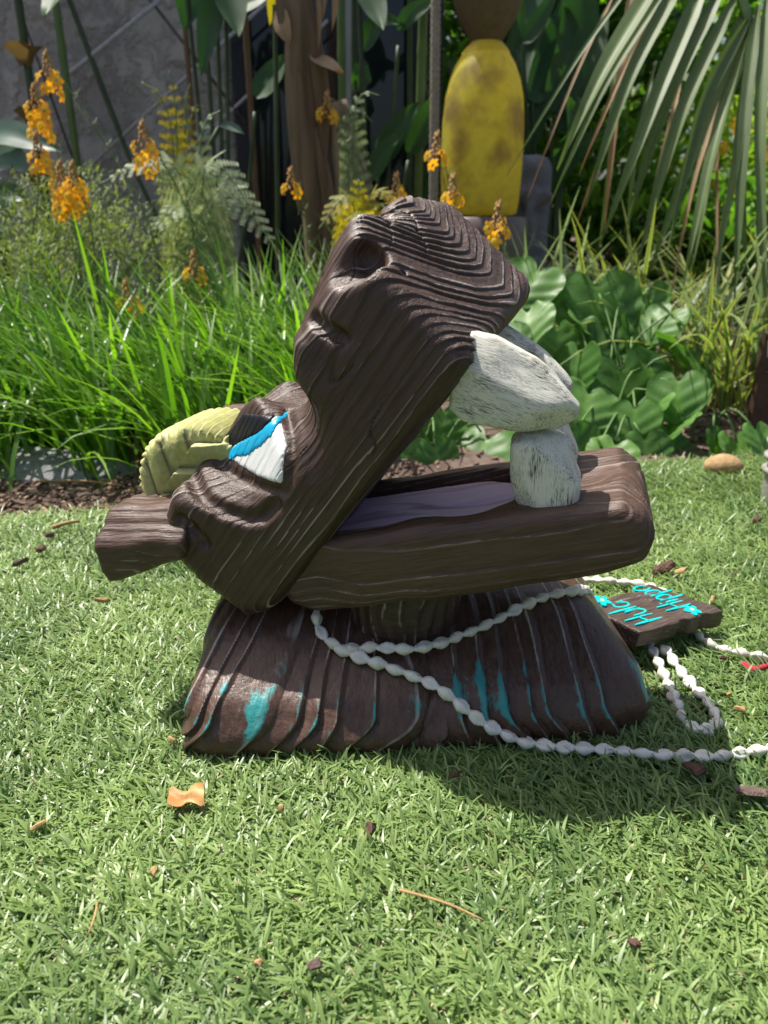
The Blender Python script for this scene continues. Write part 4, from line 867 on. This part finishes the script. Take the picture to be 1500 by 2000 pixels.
# ================================================================== WALL, WINDOW, TRELLIS
WY = 2.75
t = NT('stucco'); c = t.coord(); n1 = t.noise(c, 9, 6, .65); n2 = t.noise(c, 45, 4); n3 = t.noise(t.coord((5, 5, 1.2)), 1, 4)
t.bs(Base_Color=t.mix(t.ramp(n3, (.4, 0.0), (.7, .6)), t.ramp(n1, (.3, (.26, .25, .24)), (.7, (.42, .41, .39))), (.55, .53, .50)), Roughness=.9); t.bump(t.math('ADD', t.ramp(n1, (.45, 0.0), (.55, 1.0)), t.math('MULTIPLY', n2, .4)), .9, .012); M_STUC = t.m
def box(name, lo, hi, mat, parent=None, off=(0, 0, 0), bev=.0):
    lo = np.array(lo) - off; hi = np.array(hi) - off
    V = [(x, y, z) for x in (lo[0], hi[0]) for y in (lo[1], hi[1]) for z in (lo[2], hi[2])]
    o = link(name, py_mesh(name, V, [(0, 1, 3, 2), (4, 6, 7, 5), (0, 4, 5, 1), (2, 3, 7, 6), (0, 2, 6, 4), (1, 5, 7, 3)], mat), parent)
    if bev: m = o.modifiers.new('bevel', 'BEVEL'); m.width = bev; m.segments = 2
    return o
xw = at(458, 200, WY)[0]; xr = at(862, 200, WY)[0]
wall = empty('stucco_wall', (-2.0, WY, 0)); tag(wall, 'grey rough stucco garden wall behind the orange flowers', 'wall'); wo = np.array([-2.0, WY, 0])
box('wall_face', (-3.4, WY, -.03), (xw, WY + .25, 1.55), M_STUC, wall, wo, .01); box('cap', (-3.42, WY - .03, 1.55), (xw, WY + .28, 1.62), M_STUC, wall, wo, .01)
win = empty('window_wall', (0, WY, 0)); tag(win, 'dark glazed window bay with black frame and pale mullion', 'window'); wv = np.array([0, WY, 0])
M_FRM = plain('black_frame', (.012, .014, .022), .35, .2, 20, .1); M_MUL = plain('pale_mullion', (.30, .32, .34), .4, .1, 20, .1)
t = NT('dark_glass'); t.bs(Base_Color=(.012, .016, .022), Roughness=.04); t.b.inputs['IOR'].default_value = 1.5; t.bump(t.noise(t.coord(), 3, 2), .04, .02); M_GLS = t.m
x1 = at(492, 200, WY)[0]; x2 = at(676, 200, WY)[0]; x3 = at(694, 200, WY)[0]; x4 = at(800, 200, WY)[0]
box('frame', (xw + .002, WY - .02, -.03), (x1, WY + .22, 1.55), M_FRM, win, wv, .004); box('pane', (x1, WY + .03, .12), (x2, WY + .04, 1.55), M_GLS, win, wv); box('mullion', (x2, WY - .01, -.03), (x3, WY + .2, 1.55), M_MUL, win, wv, .004)
box('pane', (x3, WY + .034, .12), (x4, WY + .044, 1.55), M_GLS, win, wv); box('frame', (x4, WY - .02, -.03), (xr, WY + .22, 1.55), M_FRM, win, wv, .004); box('sill', (x1 + .001, WY - .04, -.03), (x4 - .001, WY + .2, .12), M_FRM, win, wv, .004)
box('back_board', (x1 + .001, WY + .10, .121), (x4 - .001, WY + .12, 1.549), M_FRM, win, wv)
M_WIRE = plain('galvanised_wire', (.42, .42, .44), .45, .15, 60, .1); M_WIRED = plain('rusty_wire', (.09, .075, .07), .7, .3, 80, .3)
trel = empty('wire_trellis', at(250, 300, WY - .08)); tag(trel, 'diagonal wire trellis stretched in front of the stucco wall', 'trellis'); to = np.array(trel.location)
for (a, b, r, m) in (((20, 238), (320, -6), .0075, M_WIRE), ((170, 330), (520, 5), .0055, M_WIRE), ((330, 330), (640, 40), .005, M_WIRE), ((100, -100), (250, 300), .006, M_WIRED), ((270, -30), (480, 240), .005, M_WIRED), ((10, -60), (150, 330), .004, M_WIRED)):
    pa_, pb_ = at(*a, WY - .07), at(*b, WY - .07); d = (pb_ - pa_); pts = [pa_ - to - d * .5 * i for i in (0,)] + [pb_ - to]; V, Fs = tube([pa_ - to, (pa_ + pb_) / 2 - to, pb_ - to], r, 8); link('wire', py_mesh('wire', V, Fs, m, True), trel)

# ================================================================== CANES, TRUNK, ROPE
M_CANE = plain('green_cane', (.10, .17, .05), .45, .25, 12, .2); M_CANEB = plain('brown_cane', (.16, .10, .05), .6, .3, 14, .3); M_CANED = plain('dark_cane', (.045, .075, .03), .5, .3, 14, .3)
def cane(px, Y, w_px, mat, label, top=2.3, lean=0.0, ybot=None):
    p = at(px, 200, Y); r = w_px / 2 / F_PX * Y * 1.0; x, z0 = p[0], float(bedz(np.array([p[0]]), np.array([Y]))[0]); e = empty('cane', (x, Y, z0)); tag(e, label, 'cane', 'upright canes by the wall')
    hh = np.arange(0, top, .02); V = []; path = [np.array([lean * (h - .7), 0.01 * math.sin(h * 3), h]) for h in hh]; rad = [r * (1 + .16 * math.exp(-((h % .23 - .115) / .008) ** 2)) for h in hh]
    V, Fs = tube(path, rad, 9); link('stem', py_mesh('stem', V, Fs, mat, True), e); return e
M_SHEATH = leafmat('papery_sheath', (.16, .12, .05), (.34, .28, .14), .25, .7, (1.2, 1, .6))
cane(133, 2.5, 13, M_CANE, 'thick green cane standing before the stucco wall', lean=.0); c0 = cane(62, 2.5, 14, M_CANED, 'dark cane wrapped in cup shaped papery sheaths', lean=.01); cane(372, 2.5, 9, M_CANEB, 'thin tan cane between wall and black window frame'); cane(488, 2.45, 11, M_CANEB, 'brown cane in front of the black window frame', lean=-.005)
cane(668, 2.55, 14, M_CANE, 'green cane behind the brown trunk', lean=.01); cane(690, 2.5, 9, M_CANED, 'slim dark cane before the pale mullion', lean=.02); cane(822, 2.5, 16, M_CANE, 'green cane just beside the hanging rope', lean=.015); cane(800, 2.6, 10, M_CANED, 'slim dark cane at the window edge', lean=-.01)
for zz in (.45, .62, .78, .95, 1.12):
    V = []; Fs = []
    for i, (r, h) in enumerate(((.015, -.02), (.03, .01), (.055, .03))):
        for j in range(10): a = 2 * math.pi * j / 10; V.append((r * math.cos(a), r * math.sin(a), zz + h + .006 * math.sin(3 * a)))
        if i: Fs += [((i - 1) * 10 + j, (i - 1) * 10 + (j + 1) % 10, i * 10 + (j + 1) % 10, i * 10 + j) for j in range(10)]
    link('sheath', py_mesh('sheath', V, Fs, M_SHEATH, True), c0)
t = NT('dry_trunk'); fb = t.noise(t.coord((40, 40, 3)), 1, 5, .6); bl = t.noise(t.coord((12, 12, 2)), 1, 3)
t.bs(Base_Color=t.mix(t.ramp(bl, (.35, 0.0), (.7, 1.0)), t.ramp(fb, (.3, (.055, .032, .018)), (.7, (.17, .10, .055))), t.ramp(fb, (.3, (.14, .095, .055)), (.7, (.36, .27, .17)))), Roughness=.75); t.bump(fb, .8, .006); M_TRK = t.m
TY = 2.0; pts = [at(630, 540, TY), at(618, 420, TY), at(606, 250, TY), at(590, 100, TY), at(575, -60, TY), at(560, -300, TY)]; pts[0][2] = 0; off = pts[0].copy()
trunk = empty('dry_trunk', off); tag(trunk, 'brown papery trunk wrapped in dry leaf sheaths', 'trunk'); path = resample([p - off for p in pts], .02); V = []; Fs = []; m = len(path); nn = 22
for i, p in enumerate(path):
    for j in range(nn):
        a = 2 * math.pi * j / nn; r = .031 * (1 + .16 * float(vnoise(np.array([math.cos(a) * 2.2, math.sin(a) * 2.2, i * .05]), 3)) + .05 * math.sin(a * 7 + i * .03)); V.append(p + np.array([math.cos(a) * r, math.sin(a) * r, 0]))
    if i: Fs += [((i - 1) * nn + j, (i - 1) * nn + (j + 1) % nn, i * nn + (j + 1) % nn, i * nn + j) for j in range(nn)]
link('bark', py_mesh('bark', V, Fs, M_TRK, True), trunk)
def lance(pts, wd, mat, parent=None, off=np.zeros(3), name='leaf', nrm=(0, -.8, .6), cup=.12, step=.02, tipf=.9, prof=None, rnd=None, wave=0.0):
    path = resample(pts, step); m = len(path); V = []; rn = []; ed = []; r0 = random.random() if rnd is None else rnd; nrm = np.array(nrm, float); k = 6
    for i, p in enumerate(path):
        f = i / (m - 1); d = path[min(i + 1, m - 1)] - path[max(i - 1, 0)]; d /= np.linalg.norm(d) + 1e-9; s_ = np.cross(d, nrm); s_ /= np.linalg.norm(s_) + 1e-9; n_ = np.cross(s_, d)
        w_ = wd / 2 * (prof(f) if prof else math.sin(math.pi * min(1, (.04 + .96 * f)) ** .75) ** .8)
        for j in range(k + 1):
            v = -1 + 2 * j / k; V.append(p - off + s_ * v * w_ + n_ * (cup * wd * abs(v) + wave * wd * math.sin(f * 14 + v * 2) * abs(v))); rn.append(min(1, max(0, .25 + .4 * r0 + .25 * math.exp(-(v / .15) ** 2)))); ed.append(abs(v))
    I = np.arange(m * (k + 1)).reshape(m, k + 1); Q = np.stack([I[:-1, :-1], I[:-1, 1:], I[1:, 1:], I[1:, :-1]], -1).reshape(-1, 4)
    return link(name, np_mesh(name, np.array(V), Q, mat, True, {'rnd': np.array(rn), 'edge': np.array(ed)}), parent)
M_DRYL = leafmat('dry_brown_leaf', (.20, .12, .06), (.45, .32, .19), .3, .65, (1.2, .9, .6))
flat_ = lambda f: .35 + .65 * math.sin(math.pi * min(1, .15 + f * .8))
for a, b, c_, w_, dy in (((566, 30), (572, 200), (588, 420), .034, -.036), ((600, 0), (628, 180), (632, 330), .036, -.033), ((585, 140), (600, 300), (610, 480), .036, -.038), ((548, -20), (560, 60), (568, 100), .035, -.045), ((640, 190), (652, 300), (655, 440), .024, -.015), ((612, 250), (640, 380), (634, 500), .03, -.035)):
    lance([at(*a, TY + dy), at(*b, TY + dy - .004), at(*c_, TY + dy)], w_, M_TRK, trunk, off, 'sheath', nrm=(0, -1, .1), cup=-.2, prof=flat_)
lance([at(612, 112, TY - .03), at(645, 135, TY - .07), at(680, 152, TY - .09)], .055, M_DRYL, trunk, off, 'dry_leaf', nrm=(.2, -.5, .8), cup=.15)
lance([at(545, 20, TY - .03), at(556, 55, TY - .05), at(572, 92, TY - .05)], .045, M_DRYL, trunk, off, 'dry_leaf', nrm=(-.5, -.8, .2))
for a, b, w_ in (((618, -40), (622, 105), .012), ((655, -40), (645, 80), .014), ((632, -60), (628, 60), .012)): lance([at(*a, TY - .05), at((a[0] + b[0]) / 2 + 4, (a[1] + b[1]) / 2, TY - .06), at(*b, TY - .05)], w_, M_DRYL, trunk, off, 'dry_leaf', nrm=(0, -1, 0))
# second, thinner trunk behind
pts = [at(735, 520, 2.25), at(722, 420, 2.25), at(690, 300, 2.25), at(655, 180, 2.25)]; pts[0][2] = 0; V, Fs = tube(resample(pts, .03), .022, 9); tag(link('dry_trunk', py_mesh('dry_trunk', V, Fs, M_TRK, True)), 'slanting thinner brown trunk leaning behind the papery one', 'trunk')
# rope
RY = 2.2; p0, p1 = at(847, 500, RY), at(855, -260, RY); p0[2] = .03; n = 260; V = []; Fs = []; nn = 12
for i in range(n):
    f = i / (n - 1); p = p0 + (p1 - p0) * f; ph = f * 2 * math.pi * 26
    for j in range(nn): a = 2 * math.pi * j / nn; r = .0125 * (1 + .2 * abs(math.sin(1.5 * (a - ph)))) - .002; V.append(p + np.array([math.cos(a) * r, math.sin(a) * r, 0]))
    if i: Fs += [((i - 1) * nn + j, (i - 1) * nn + (j + 1) % nn, i * nn + (j + 1) % nn, i * nn + j) for j in range(nn)]
tag(link('rope', py_mesh('rope', V, Fs, plain('rope_fibre', (.30, .26, .20), .9, .3, 150, .6, .002), True)), 'thick grey twisted rope hanging left of the yellow lantern', 'rope')

# ================================================================== LANTERN, STONE HEAD
LY = 2.3; lc = at(936, 425, LY); lo_ = np.array([lc[0], LY, 0]); lan = empty('lantern', lo_); tag(lan, 'tall yellow translucent bullet shaped lantern with brown flared top', 'lantern')
def lathe(name, prof, mat, parent, off, n=40, thick=None):
    V = []; Fs = []
    for i, (r, z) in enumerate(prof):
        for j in range(n): a = 2 * math.pi * j / n; V.append((r * math.cos(a), r * math.sin(a), z))
        if i: Fs += [((i - 1) * n + j, (i - 1) * n + (j + 1) % n, i * n + (j + 1) % n, i * n + j) for j in range(n)]
    return link(name, py_mesh(name, V, Fs, mat, True), parent)
def zpx(y): return at(936, y, LY)[2]
def rpx(h): return h / F_PX * (LY * math.cos(PITCH) + .1)
t = NT('yellow_lantern_skin'); c = t.coord(); b1 = t.noise(c, 9, 3, .5); b2 = t.noise(c, 70, 4, .6)
col = t.mix(t.ramp(b1, (.48, 0.0), (.66, .9)), t.mix(b2, (.60, .55, .06), (.80, .76, .20)), t.mix(b2, (.26, .19, .10), (.40, .31, .15)))
t.bs(Base_Color=col, Roughness=.38); tr = t.n('BsdfTranslucent', i_Color=t.mix(1.0, col, (1.3, 1.2, .7), 'MULTIPLY')); mx = t.n('MixShader'); t.set(mx, 0, .6); t.set(mx, 1, t.b.outputs[0]); t.set(mx, 2, tr.outputs[0]); t.t.links.new(mx.outputs[0], t.o.inputs[0]); M_LANT = t.m
t = NT('brown_lantern_top'); c = t.coord(); b2 = t.noise(c, 60, 4, .6); b1 = t.noise(c, 8, 3); t.bs(Base_Color=t.mix(b1, t.ramp(b2, (.3, (.05, .035, .02)), (.7, (.13, .09, .05))), (.17, .12, .06)), Roughness=.55); M_LTOP = t.m
body = [(26, 84), (37, 98), (52, 126), (62, 156), (69, 190), (73, 238), (74, 300), (73, 350), (71, 395), (68, 416), (60, 420), (10, 421)]
lathe('body', [(rpx(h), zpx(y)) for h, y in body], M_LANT, lan, lo_); lathe('top_band', [(rpx(h) + .001, zpx(y) + .001) for h, y in ((25, 82), (36, 96), (41, 105))], M_LANT, lan, lo_)
lathe('flared_top', [(rpx(h), zpx(y)) for h, y in ((22, 92), (28, 80), (38, 60), (51, 35), (60, 0), (68, -50), (73, -120), (70, -200), (50, -240), (5, -250))], M_LTOP, lan, lo_)
t = NT('glazed_pedestal'); c = t.coord((1, 1, 1)); sx = t.n('SeparateXYZ', i_Vector=c).outputs[2]; nz = t.noise(c, 30, 4)
hh = t.math('ADD', sx, t.math('MULTIPLY', nz, .03)); col = t.ramp(t.math('MULTIPLY', hh, 2.5), (.55, (.13, .055, .04)), (.72, (.12, .12, .09)), (.9, (.15, .105, .10))); t.bs(Base_Color=col, Roughness=.4)
ped = empty('pedestal', lo_); tag(ped, 'round glazed mauve and green pot pedestal under the yellow lantern', 'pedestal')
zt = zpx(423); lathe('body', [(rpx(80), 0.0), (rpx(92), zt * .2), (rpx(96), zt * .6), (rpx(92), zt * .88), (rpx(88), zt - .004), (rpx(84), zt - .001), (.01, zt - .001)], t.m, ped, lo_); lathe('foot', [(rpx(70), -.02), (rpx(86), .004), (rpx(80), .02)], t.m, ped, lo_)
gs = Grid((-.12, -.12, 0), (.12, .12, .56), .006); A, Vv, Cc = gs.G
F = rmax(rmax(np.abs(A) - .075, np.abs(Vv) - .07, .05), np.abs(Cc - .26) - .26, .05); F = np.ascontiguousarray(gs.full(F)).copy()
F = smin(F, ellip((A, Vv, Cc), (0, -.07, .40), (.075, .02, .025)), .02); F = smin(F, ellip((A, Vv, Cc), (0, -.085, .31), (.022, .025, .08)), .015); F = smax(F, -ellip((A, Vv, Cc), (-.035, -.085, .355), (.022, .02, .02)), .01); F = smax(F, -ellip((A, Vv, Cc), (.035, -.085, .355), (.022, .02, .02)), .01); F = smin(F, ellip((A, Vv, Cc), (0, -.078, .20), (.045, .015, .014)), .01)
p = at(1024, 420, 2.65); st = empty('stone_statue', (p[0], 2.65, zpx(423) * .0)); tag(st, 'grey carved stone head statue standing behind the yellow lantern', 'statue')
z0 = at(1024, 303, 2.65)[2] - .52
def sdisp(V, N): return fbm(V * 40, 2, 3) * .002, {}
carve('head', gs, F, plain('grey_stone', (.13, .14, .16), .9, .3, 25, .6, .006), sdisp, st, Matrix.Translation((0, 0, z0)))
box('plinth', (p[0] - .09, 2.56, -.03), (p[0] + .09, 2.74, z0 + .01), plain('grey_plinth', (.12, .12, .13), .9), st, np.array([p[0], 2.65, 0]), .01)

# ================================================================== RIGHT EDGE ORNAMENTS
q = gnd(1530, 985, TZ); po = empty('carved_post', q); tag(po, 'weathered grey carved post with ringed bands at the turf edge', 'ornament'); M_GW = woodmat('grey_wood', (.22, .21, .19), (.40, .39, .36), wash=(.6, .6, .58), wash_amt=.6)
lathe('shaft', [(.030, 0), (.033, .02), (.030, .07), (.027, .11), (.024, .115), (.005, .116)], M_GW, po, q, 18)
for z in (.052, .072, .094): lathe('band', [(.028, z - .005), (.037, z - .004), (.038, z + .003), (.028, z + .005)], M_GW, po, q, 18)
q = at(1540, 830, 1.45); bd = empty('painted_board', (q[0], 1.45, 0)); tag(bd, 'dark brown upright board with white brush lettering by the palm', 'sign'); z0, z1 = .0, at(1540, 650, 1.45)[2]; bx = at(1483, 700, 1.45)[0]
box('board', (bx, 1.44, z0 - .02), (bx + .16, 1.462, z1), plain('board_brown', (.07, .035, .025), .6, .35, 30, .5), bd, np.array([q[0], 1.45, 0]), .004)
V, Fs = [], []; stroke([(.006, .030), (.011, .0), (.016, .022), (.021, .0), (.026, .032)], .0035, V, Fs); V = [(bx - q[0] + x, -.0105 - z, at(1495, 695, 1.45)[2] + y) for x, y, z in V]; link('lettering', py_mesh('lettering', V, Fs, M_WHITE), bd)

# ================================================================== PALM FROND AND BIG LEAVES
M_PALM = leafmat('palm_leaflet', (.07, .12, .045), (.20, .27, .12), trans=.34, rough=.5, tint=(1.25, 1.35, .45), spec=.35)
pal = empty('palm_frond', at(1470, -120, 1.95)); tag(pal, 'large drooping palm frond with long narrow grey green leaflets', 'palm frond'); poff = np.array(pal.location)
def sword(f): return (.35 + .65 * min(1, f / .18)) * (1 - max(0, (f - .3) / .7) ** 1.6 * .96)
for (a, b, w_, ya, yb, br) in (((1300, -60), (1085, 345), 30, 1.95, 1.7, 0), ((1345, -60), (1140, 420), 28, 1.95, 1.68, 0), ((1385, -50), (1165, 500), 27, 1.95, 1.66, 0), ((1415, -30), (1215, 470), 26, 1.94, 1.7, 0), ((1440, -10), (1235, 560), 26, 1.93, 1.66, 0), ((1452, 20), (1262, 545), 26, 1.92, 1.66, 0),
      ((1458, 40), (1300, 500), 24, 1.9, 1.64, 0), ((1462, 60), (1330, 590), 24, 1.9, 1.62, 0), ((1466, 80), (1385, 600), 23, 1.88, 1.62, 0), ((1472, 30), (1432, 640), 24, 1.9, 1.6, 0), ((1482, 10), (1462, 600), 25, 1.9, 1.62, 0), ((1498, -20), (1500, 660), 26, 1.92, 1.6, 0), ((1520, -40), (1540, 640), 26, 1.92, 1.6, 0), ((1560, -60), (1620, 560), 26, 1.95, 1.6, 0),
      ((1270, -80), (990, 345), 12, 1.98, 1.8, 0), ((1330, -60), (1075, 400), 14, 2.0, 1.8, 0), ((1240, -60), (1180, 470), 16, 2.05, 1.9, 1), ((1300, 0), (1130, 345), 12, 2.02, 1.85, 1), ((1250, 60), (1115, 470), 10, 2.05, 1.85, 1), ((1200, 120), (1170, 490), 14, 2.1, 1.95, 0), ((1280, 120), (1220, 560), 13, 2.1, 1.9, 0), ((1330, 160), (1240, 540), 9, 2.1, 1.9, 1), ((1395, 200), (1345, 560), 12, 2.05, 1.8, 0),
      ((1215, -40), (1030, 390), 7, 2.1, 1.95, 1), ((1400, 150), (1400, 640), 8, 2.0, 1.7, 1), ((1440, 120), (1300, 640), 10, 2.0, 1.75, 1), ((1480, 200), (1470, 760), 9, 1.9, 1.65, 0)):
    pa_, pb_ = at(*a, ya), at(*b, yb); mid = (pa_ + pb_) / 2 + np.array([-.012 + random.gauss(0, .012), -.02, .02 + random.gauss(0, .012)]); lance([pa_, mid, pb_], w_ / F_PX * 1.9 * random.uniform(.7, 1.1), M_DRYL if br else M_PALM, pal, poff, 'leaflet', nrm=(-.35 + random.gauss(0, .3), -.75, .55 + random.gauss(0, .2)), cup=.22, prof=sword, step=.03)
V, Fs = tube(resample([at(1240, -190, 2.0) - poff, at(1400, -90, 1.95) - poff, at(1462, 40, 1.9) - poff, at(1475, 120, 1.88) - poff], .03), .010, 8); link('rachis', py_mesh('rachis', V, Fs, M_CANE, True), pal)
M_BIG = leafmat('ginger_leaf', (.018, .055, .02), (.05, .13, .04), trans=.30, rough=.55, tint=(1.4, 1.8, .3), scale=8); M_BIGY = leafmat('yellow_leaf', (.55, .45, .02), (.75, .62, .03), .5, .5, (1.1, 1.1, .4)); M_BLU = leafmat('blue_green_leaf', (.05, .11, .08), (.14, .22, .17), .25, .5, (1.2, 1.3, .8))
def bigplant(name, label, px, Y, lst, cat='leafy plant', group='tall broad leaf plants', mat=None):
    r0 = at(px, 520, Y); r0[2] = float(bedz(np.array([r0[0]]), np.array([Y]))[0]); e = empty(name, r0); tag(e, label, cat, group)
    for a, b, c_, w_, dy in lst:
        A_, B_, C_ = at(*a, Y), at(*b, Y + dy * .5), at(*c_, Y + dy); lance([A_, B_, C_], w_ / F_PX * Y, mat or M_BIG, e, r0, 'leaf', nrm=(random.uniform(-.3, .3), -.85, .5), cup=.10, wave=.02)
        V, Fs = tube(resample([np.zeros(3), (A_ - r0) * np.array([.6, .6, .5]), A_ - r0], .04), .006, 6); link('stalk', py_mesh('stalk', V, Fs, M_CANED, True), e)
bigplant('ginger_plant', 'broad dark leaves hanging before the window frame', 430, 2.35, [((420, -60), (410, 40), (392, 155), 44, -.1), ((440, -80), (450, 0), (470, 90), 60, -.1), ((360, -60), (370, 0), (360, 70), 50, 0), ((500, 190), (530, 150), (570, 100), 50, 0), ((400, 30), (470, 10), (560, -30), 46, .05), ((120, -40), (105, 0), (82, 45), 44, -.1)])
bigplant('ginger_plant', 'broad dark leaves against the window pane', 720, 2.45, [((700, -60), (735, 20), (752, 72), 46, -.1), ((710, 100), (740, 40), (800, 55), 34, 0), ((690, 130), (705, 150), (690, 190), 40, 0), ((780, 60), (800, 30), (860, -10), 30, 0), ((740, 320), (780, 250), (830, 190), 48, -.05), ((720, 350), (760, 290), (800, 260), 44, -.1), ((800, 300), (830, 240), (860, 170), 44, 0)])
bigplant('ginger_plant', 'tall dark lance leaves to the right of the lantern', 1080, 2.9, [((1040, 200), (1080, 100), (1120, -40), 60, .1), ((1080, 220), (1110, 120), (1100, 0), 64, .0), ((1100, 260), (1150, 120), (1190, 10), 60, .1), ((1030, 300), (1060, 200), (1150, 90), 40, 0), ((1090, 320), (1120, 260), (1100, 180), 52, -.1), ((1000, 220), (1030, 120), (1080, 20), 50, .1), ((1120, 100), (1130, 30), (1140, -60), 70, 0), ((1060, 380), (1120, 300), (1200, 240), 44, -.1), ((1020, 60), (1040, 0), (1030, -80), 60, .1), ((1000, 420), (1060, 330), (1090, 300), 40, 0)])
bigplant('yellow_leaf_sprig', 'single bright yellow leaf hanging beside the trunk top', 532, 2.0, [((536, -30), (534, 20), (524, 62), 24, 0)], 'leaf', None, M_BIGY)
bigplant('broad_leaf_plant', 'pale broad leaves low in front of the stucco wall', 40, 2.0, [((-40, 270), (20, 262), (130, 300), 50, -.1), ((-40, 330), (20, 310), (70, 350), 60, -.1), ((-30, 440), (0, 420), (16, 480), 60, -.1), ((-20, 400), (30, 380), (60, 400), 60, 0), ((430, 246), (455, 248), (484, 268), 18, 0)], mat=M_BLU)
bigplant('ginger_plant', 'lance leaves hanging in from behind the lantern top', 990, 2.7, [((1010, 90), (1040, 60), (1100, -40), 30, 0), ((990, 120), (1010, 60), (1020, -40), 26, 0), ((830, 160), (845, 100), (870, 40), 30, 0), ((800, 420), (850, 330), (880, 200), 40, 0), ((820, 480), (840, 400), (830, 330), 40, 0)])

# ================================================================== SHRUBS AND TREES BEYOND
M_S1 = leafmat('shrub_green', (.05, .14, .025), (.17, .32, .06), .45, .45, (1.4, 1.6, .4)); M_S2 = leafmat('shrub_dark', (.025, .075, .018), (.08, .18, .04), .45, .45, (1.4, 1.6, .4)); M_S3 = leafmat('shrub_lime', (.14, .28, .03), (.36, .48, .08), .5, .5, (1.3, 1.4, .4))
for a in [('shrub', (.30, 3.3, .55), (.40, .30, .55), 1500, .13, .035, M_S2, 'dark leafy shrub filling the gap behind the lantern'), ('shrub', (.85, 3.3, .35), (.45, .30, .42), 1500, .10, .03, M_S1, 'low dark shrub behind the strap leaf clumps'), ('shrub', (.75, 3.7, 1.05), (.50, .35, .55), 1300, .15, .04, M_S2, 'tall dark green shrub rising behind the broad lance leaves'),
          ('shrub', (1.55, 3.6, .45), (.45, .35, .42), 1500, .10, .03, M_S3, 'sunlit lime green shrub beyond the palm frond'), ('shrub', (1.25, 3.0, .25), (.35, .25, .28), 1300, .10, .03, M_S1, 'mid green mound of leaves below the palm frond'), ('shrub', (2.1, 4.0, .7), (.6, .4, .6), 1500, .12, .035, M_S1, 'large mid green shrub at the garden edge'),
          ('shrub', (1.5, 4.4, 1.25), (.6, .4, .55), 900, .13, .04, M_S1, 'loose tree like shrub with sky showing through'), ('shrub', (2.6, 4.6, 1.5), (.7, .5, .8), 900, .13, .04, M_S3, 'bright tall shrub under open sky'), ('shrub', (.25, 3.5, 1.5), (.55, .3, .5), 1300, .15, .04, M_S2, 'dark overhanging shrub behind the lantern top'),
          ('shrub', (1.9, 3.0, .25), (.4, .25, .3), 900, .09, .028, M_S3, 'small bright shrub outside the painted board'), ('shrub', (1.0, 5.2, .7), (1.2, .4, .6), 1500, .12, .045, M_S1, 'long dark hedge like shrub at the back of the garden')]:
    nm, c_, r_, n, L, wd, m, lb = a; foliage(nm, c_, r_, n, L, wd, m, lb, 'shrub', group='shrubs beyond the palm')
for k, (px, py, Y) in enumerate(((1320, 230, 3.4), (1440, 245, 3.3), (1440, 320, 3.2), (1460, 365, 3.2), (1430, 370, 3.25), (1490, 300, 3.2), (1300, 330, 3.3), (1400, 350, 3.3), (1485, 250, 3.2), (1410, 290, 3.3))):
    o = link('yellow_bloom', FLM if k % 4 == 1 else FLM, None, Matrix.Translation(Vector(at(px, py, Y))) @ Matrix.Rotation(RAD(80), 4, 'X') @ Matrix.Scale(.06, 4)); tag(o, 'bright orange yellow bloom among the lime green leaves', 'flower', 'blooms on the lime shrub')
    st_ = link('stamens', STM, o)
    p = at(px, py, Y); stem = [np.array([0, 0, 0]), np.array([0, -.3, -.6])]
# far trees closing the garden
def tree(name, x, y, h, cr, label, mat, n=1500):
    e = empty(name, (x, y, -.03)); tag(e, label, 'tree', 'trees behind the garden'); path = resample([np.array([0, 0, 0]), np.array([.1, 0, h * .4]), np.array([0, .1, h * .8])], .2); V, Fs = tube(path, [.10 * (1 - .7 * i / len(path)) for i in range(len(path))], 8); link('trunk', py_mesh('trunk', V, Fs, M_BARK, True), e)
    P = []
    for k in range(9):
        c_ = np.array([random.gauss(0, cr * .45), random.gauss(0, cr * .45), h * random.uniform(.30, .95)]); m = n // 9; u = RNG.normal(0, 1, (m, 3)); u /= np.linalg.norm(u, axis=1, keepdims=True); P.append(c_ + u * (RNG.random((m, 1)) ** .4) * cr * .5)
        v2, f2 = tube([np.array([0, 0, h * .3]), c_ * np.array([.5, .5, .85]), c_], .02, 5); link('limb', py_mesh('limb', v2, f2, M_BARK, True), e)
    P = np.concatenate(P); m = len(P); V, Q, at_ = ribbons(P, RNG.uniform(0, 6.28, m), RNG.uniform(.12, .28, m), RNG.uniform(.06, .10, m), RNG.uniform(.3, 1.8, m), RNG.uniform(1.2, 2.6, m), 3, [.25, 1, .8, .05], fold=.15); b = link('crown', np_mesh('crown', V, Q, mat, True, at_), e); b['kind'] = 'stuff'
for a in (('tree', -1.2, 6.2, 3.6, 1.4, 'dense tree behind the stucco wall', M_S1), ('tree', .6, 6.6, 3.4, 1.4, 'dark tree behind the lantern side of the garden', M_S2), ('tree', 2.0, 7.0, 3.0, 1.4, 'mid green tree beyond the palm frond', M_S3, 700), ('tree', 3.8, 6.6, 3.2, 1.5, 'light green tree at the far garden corner', M_S3)): tree(*a)
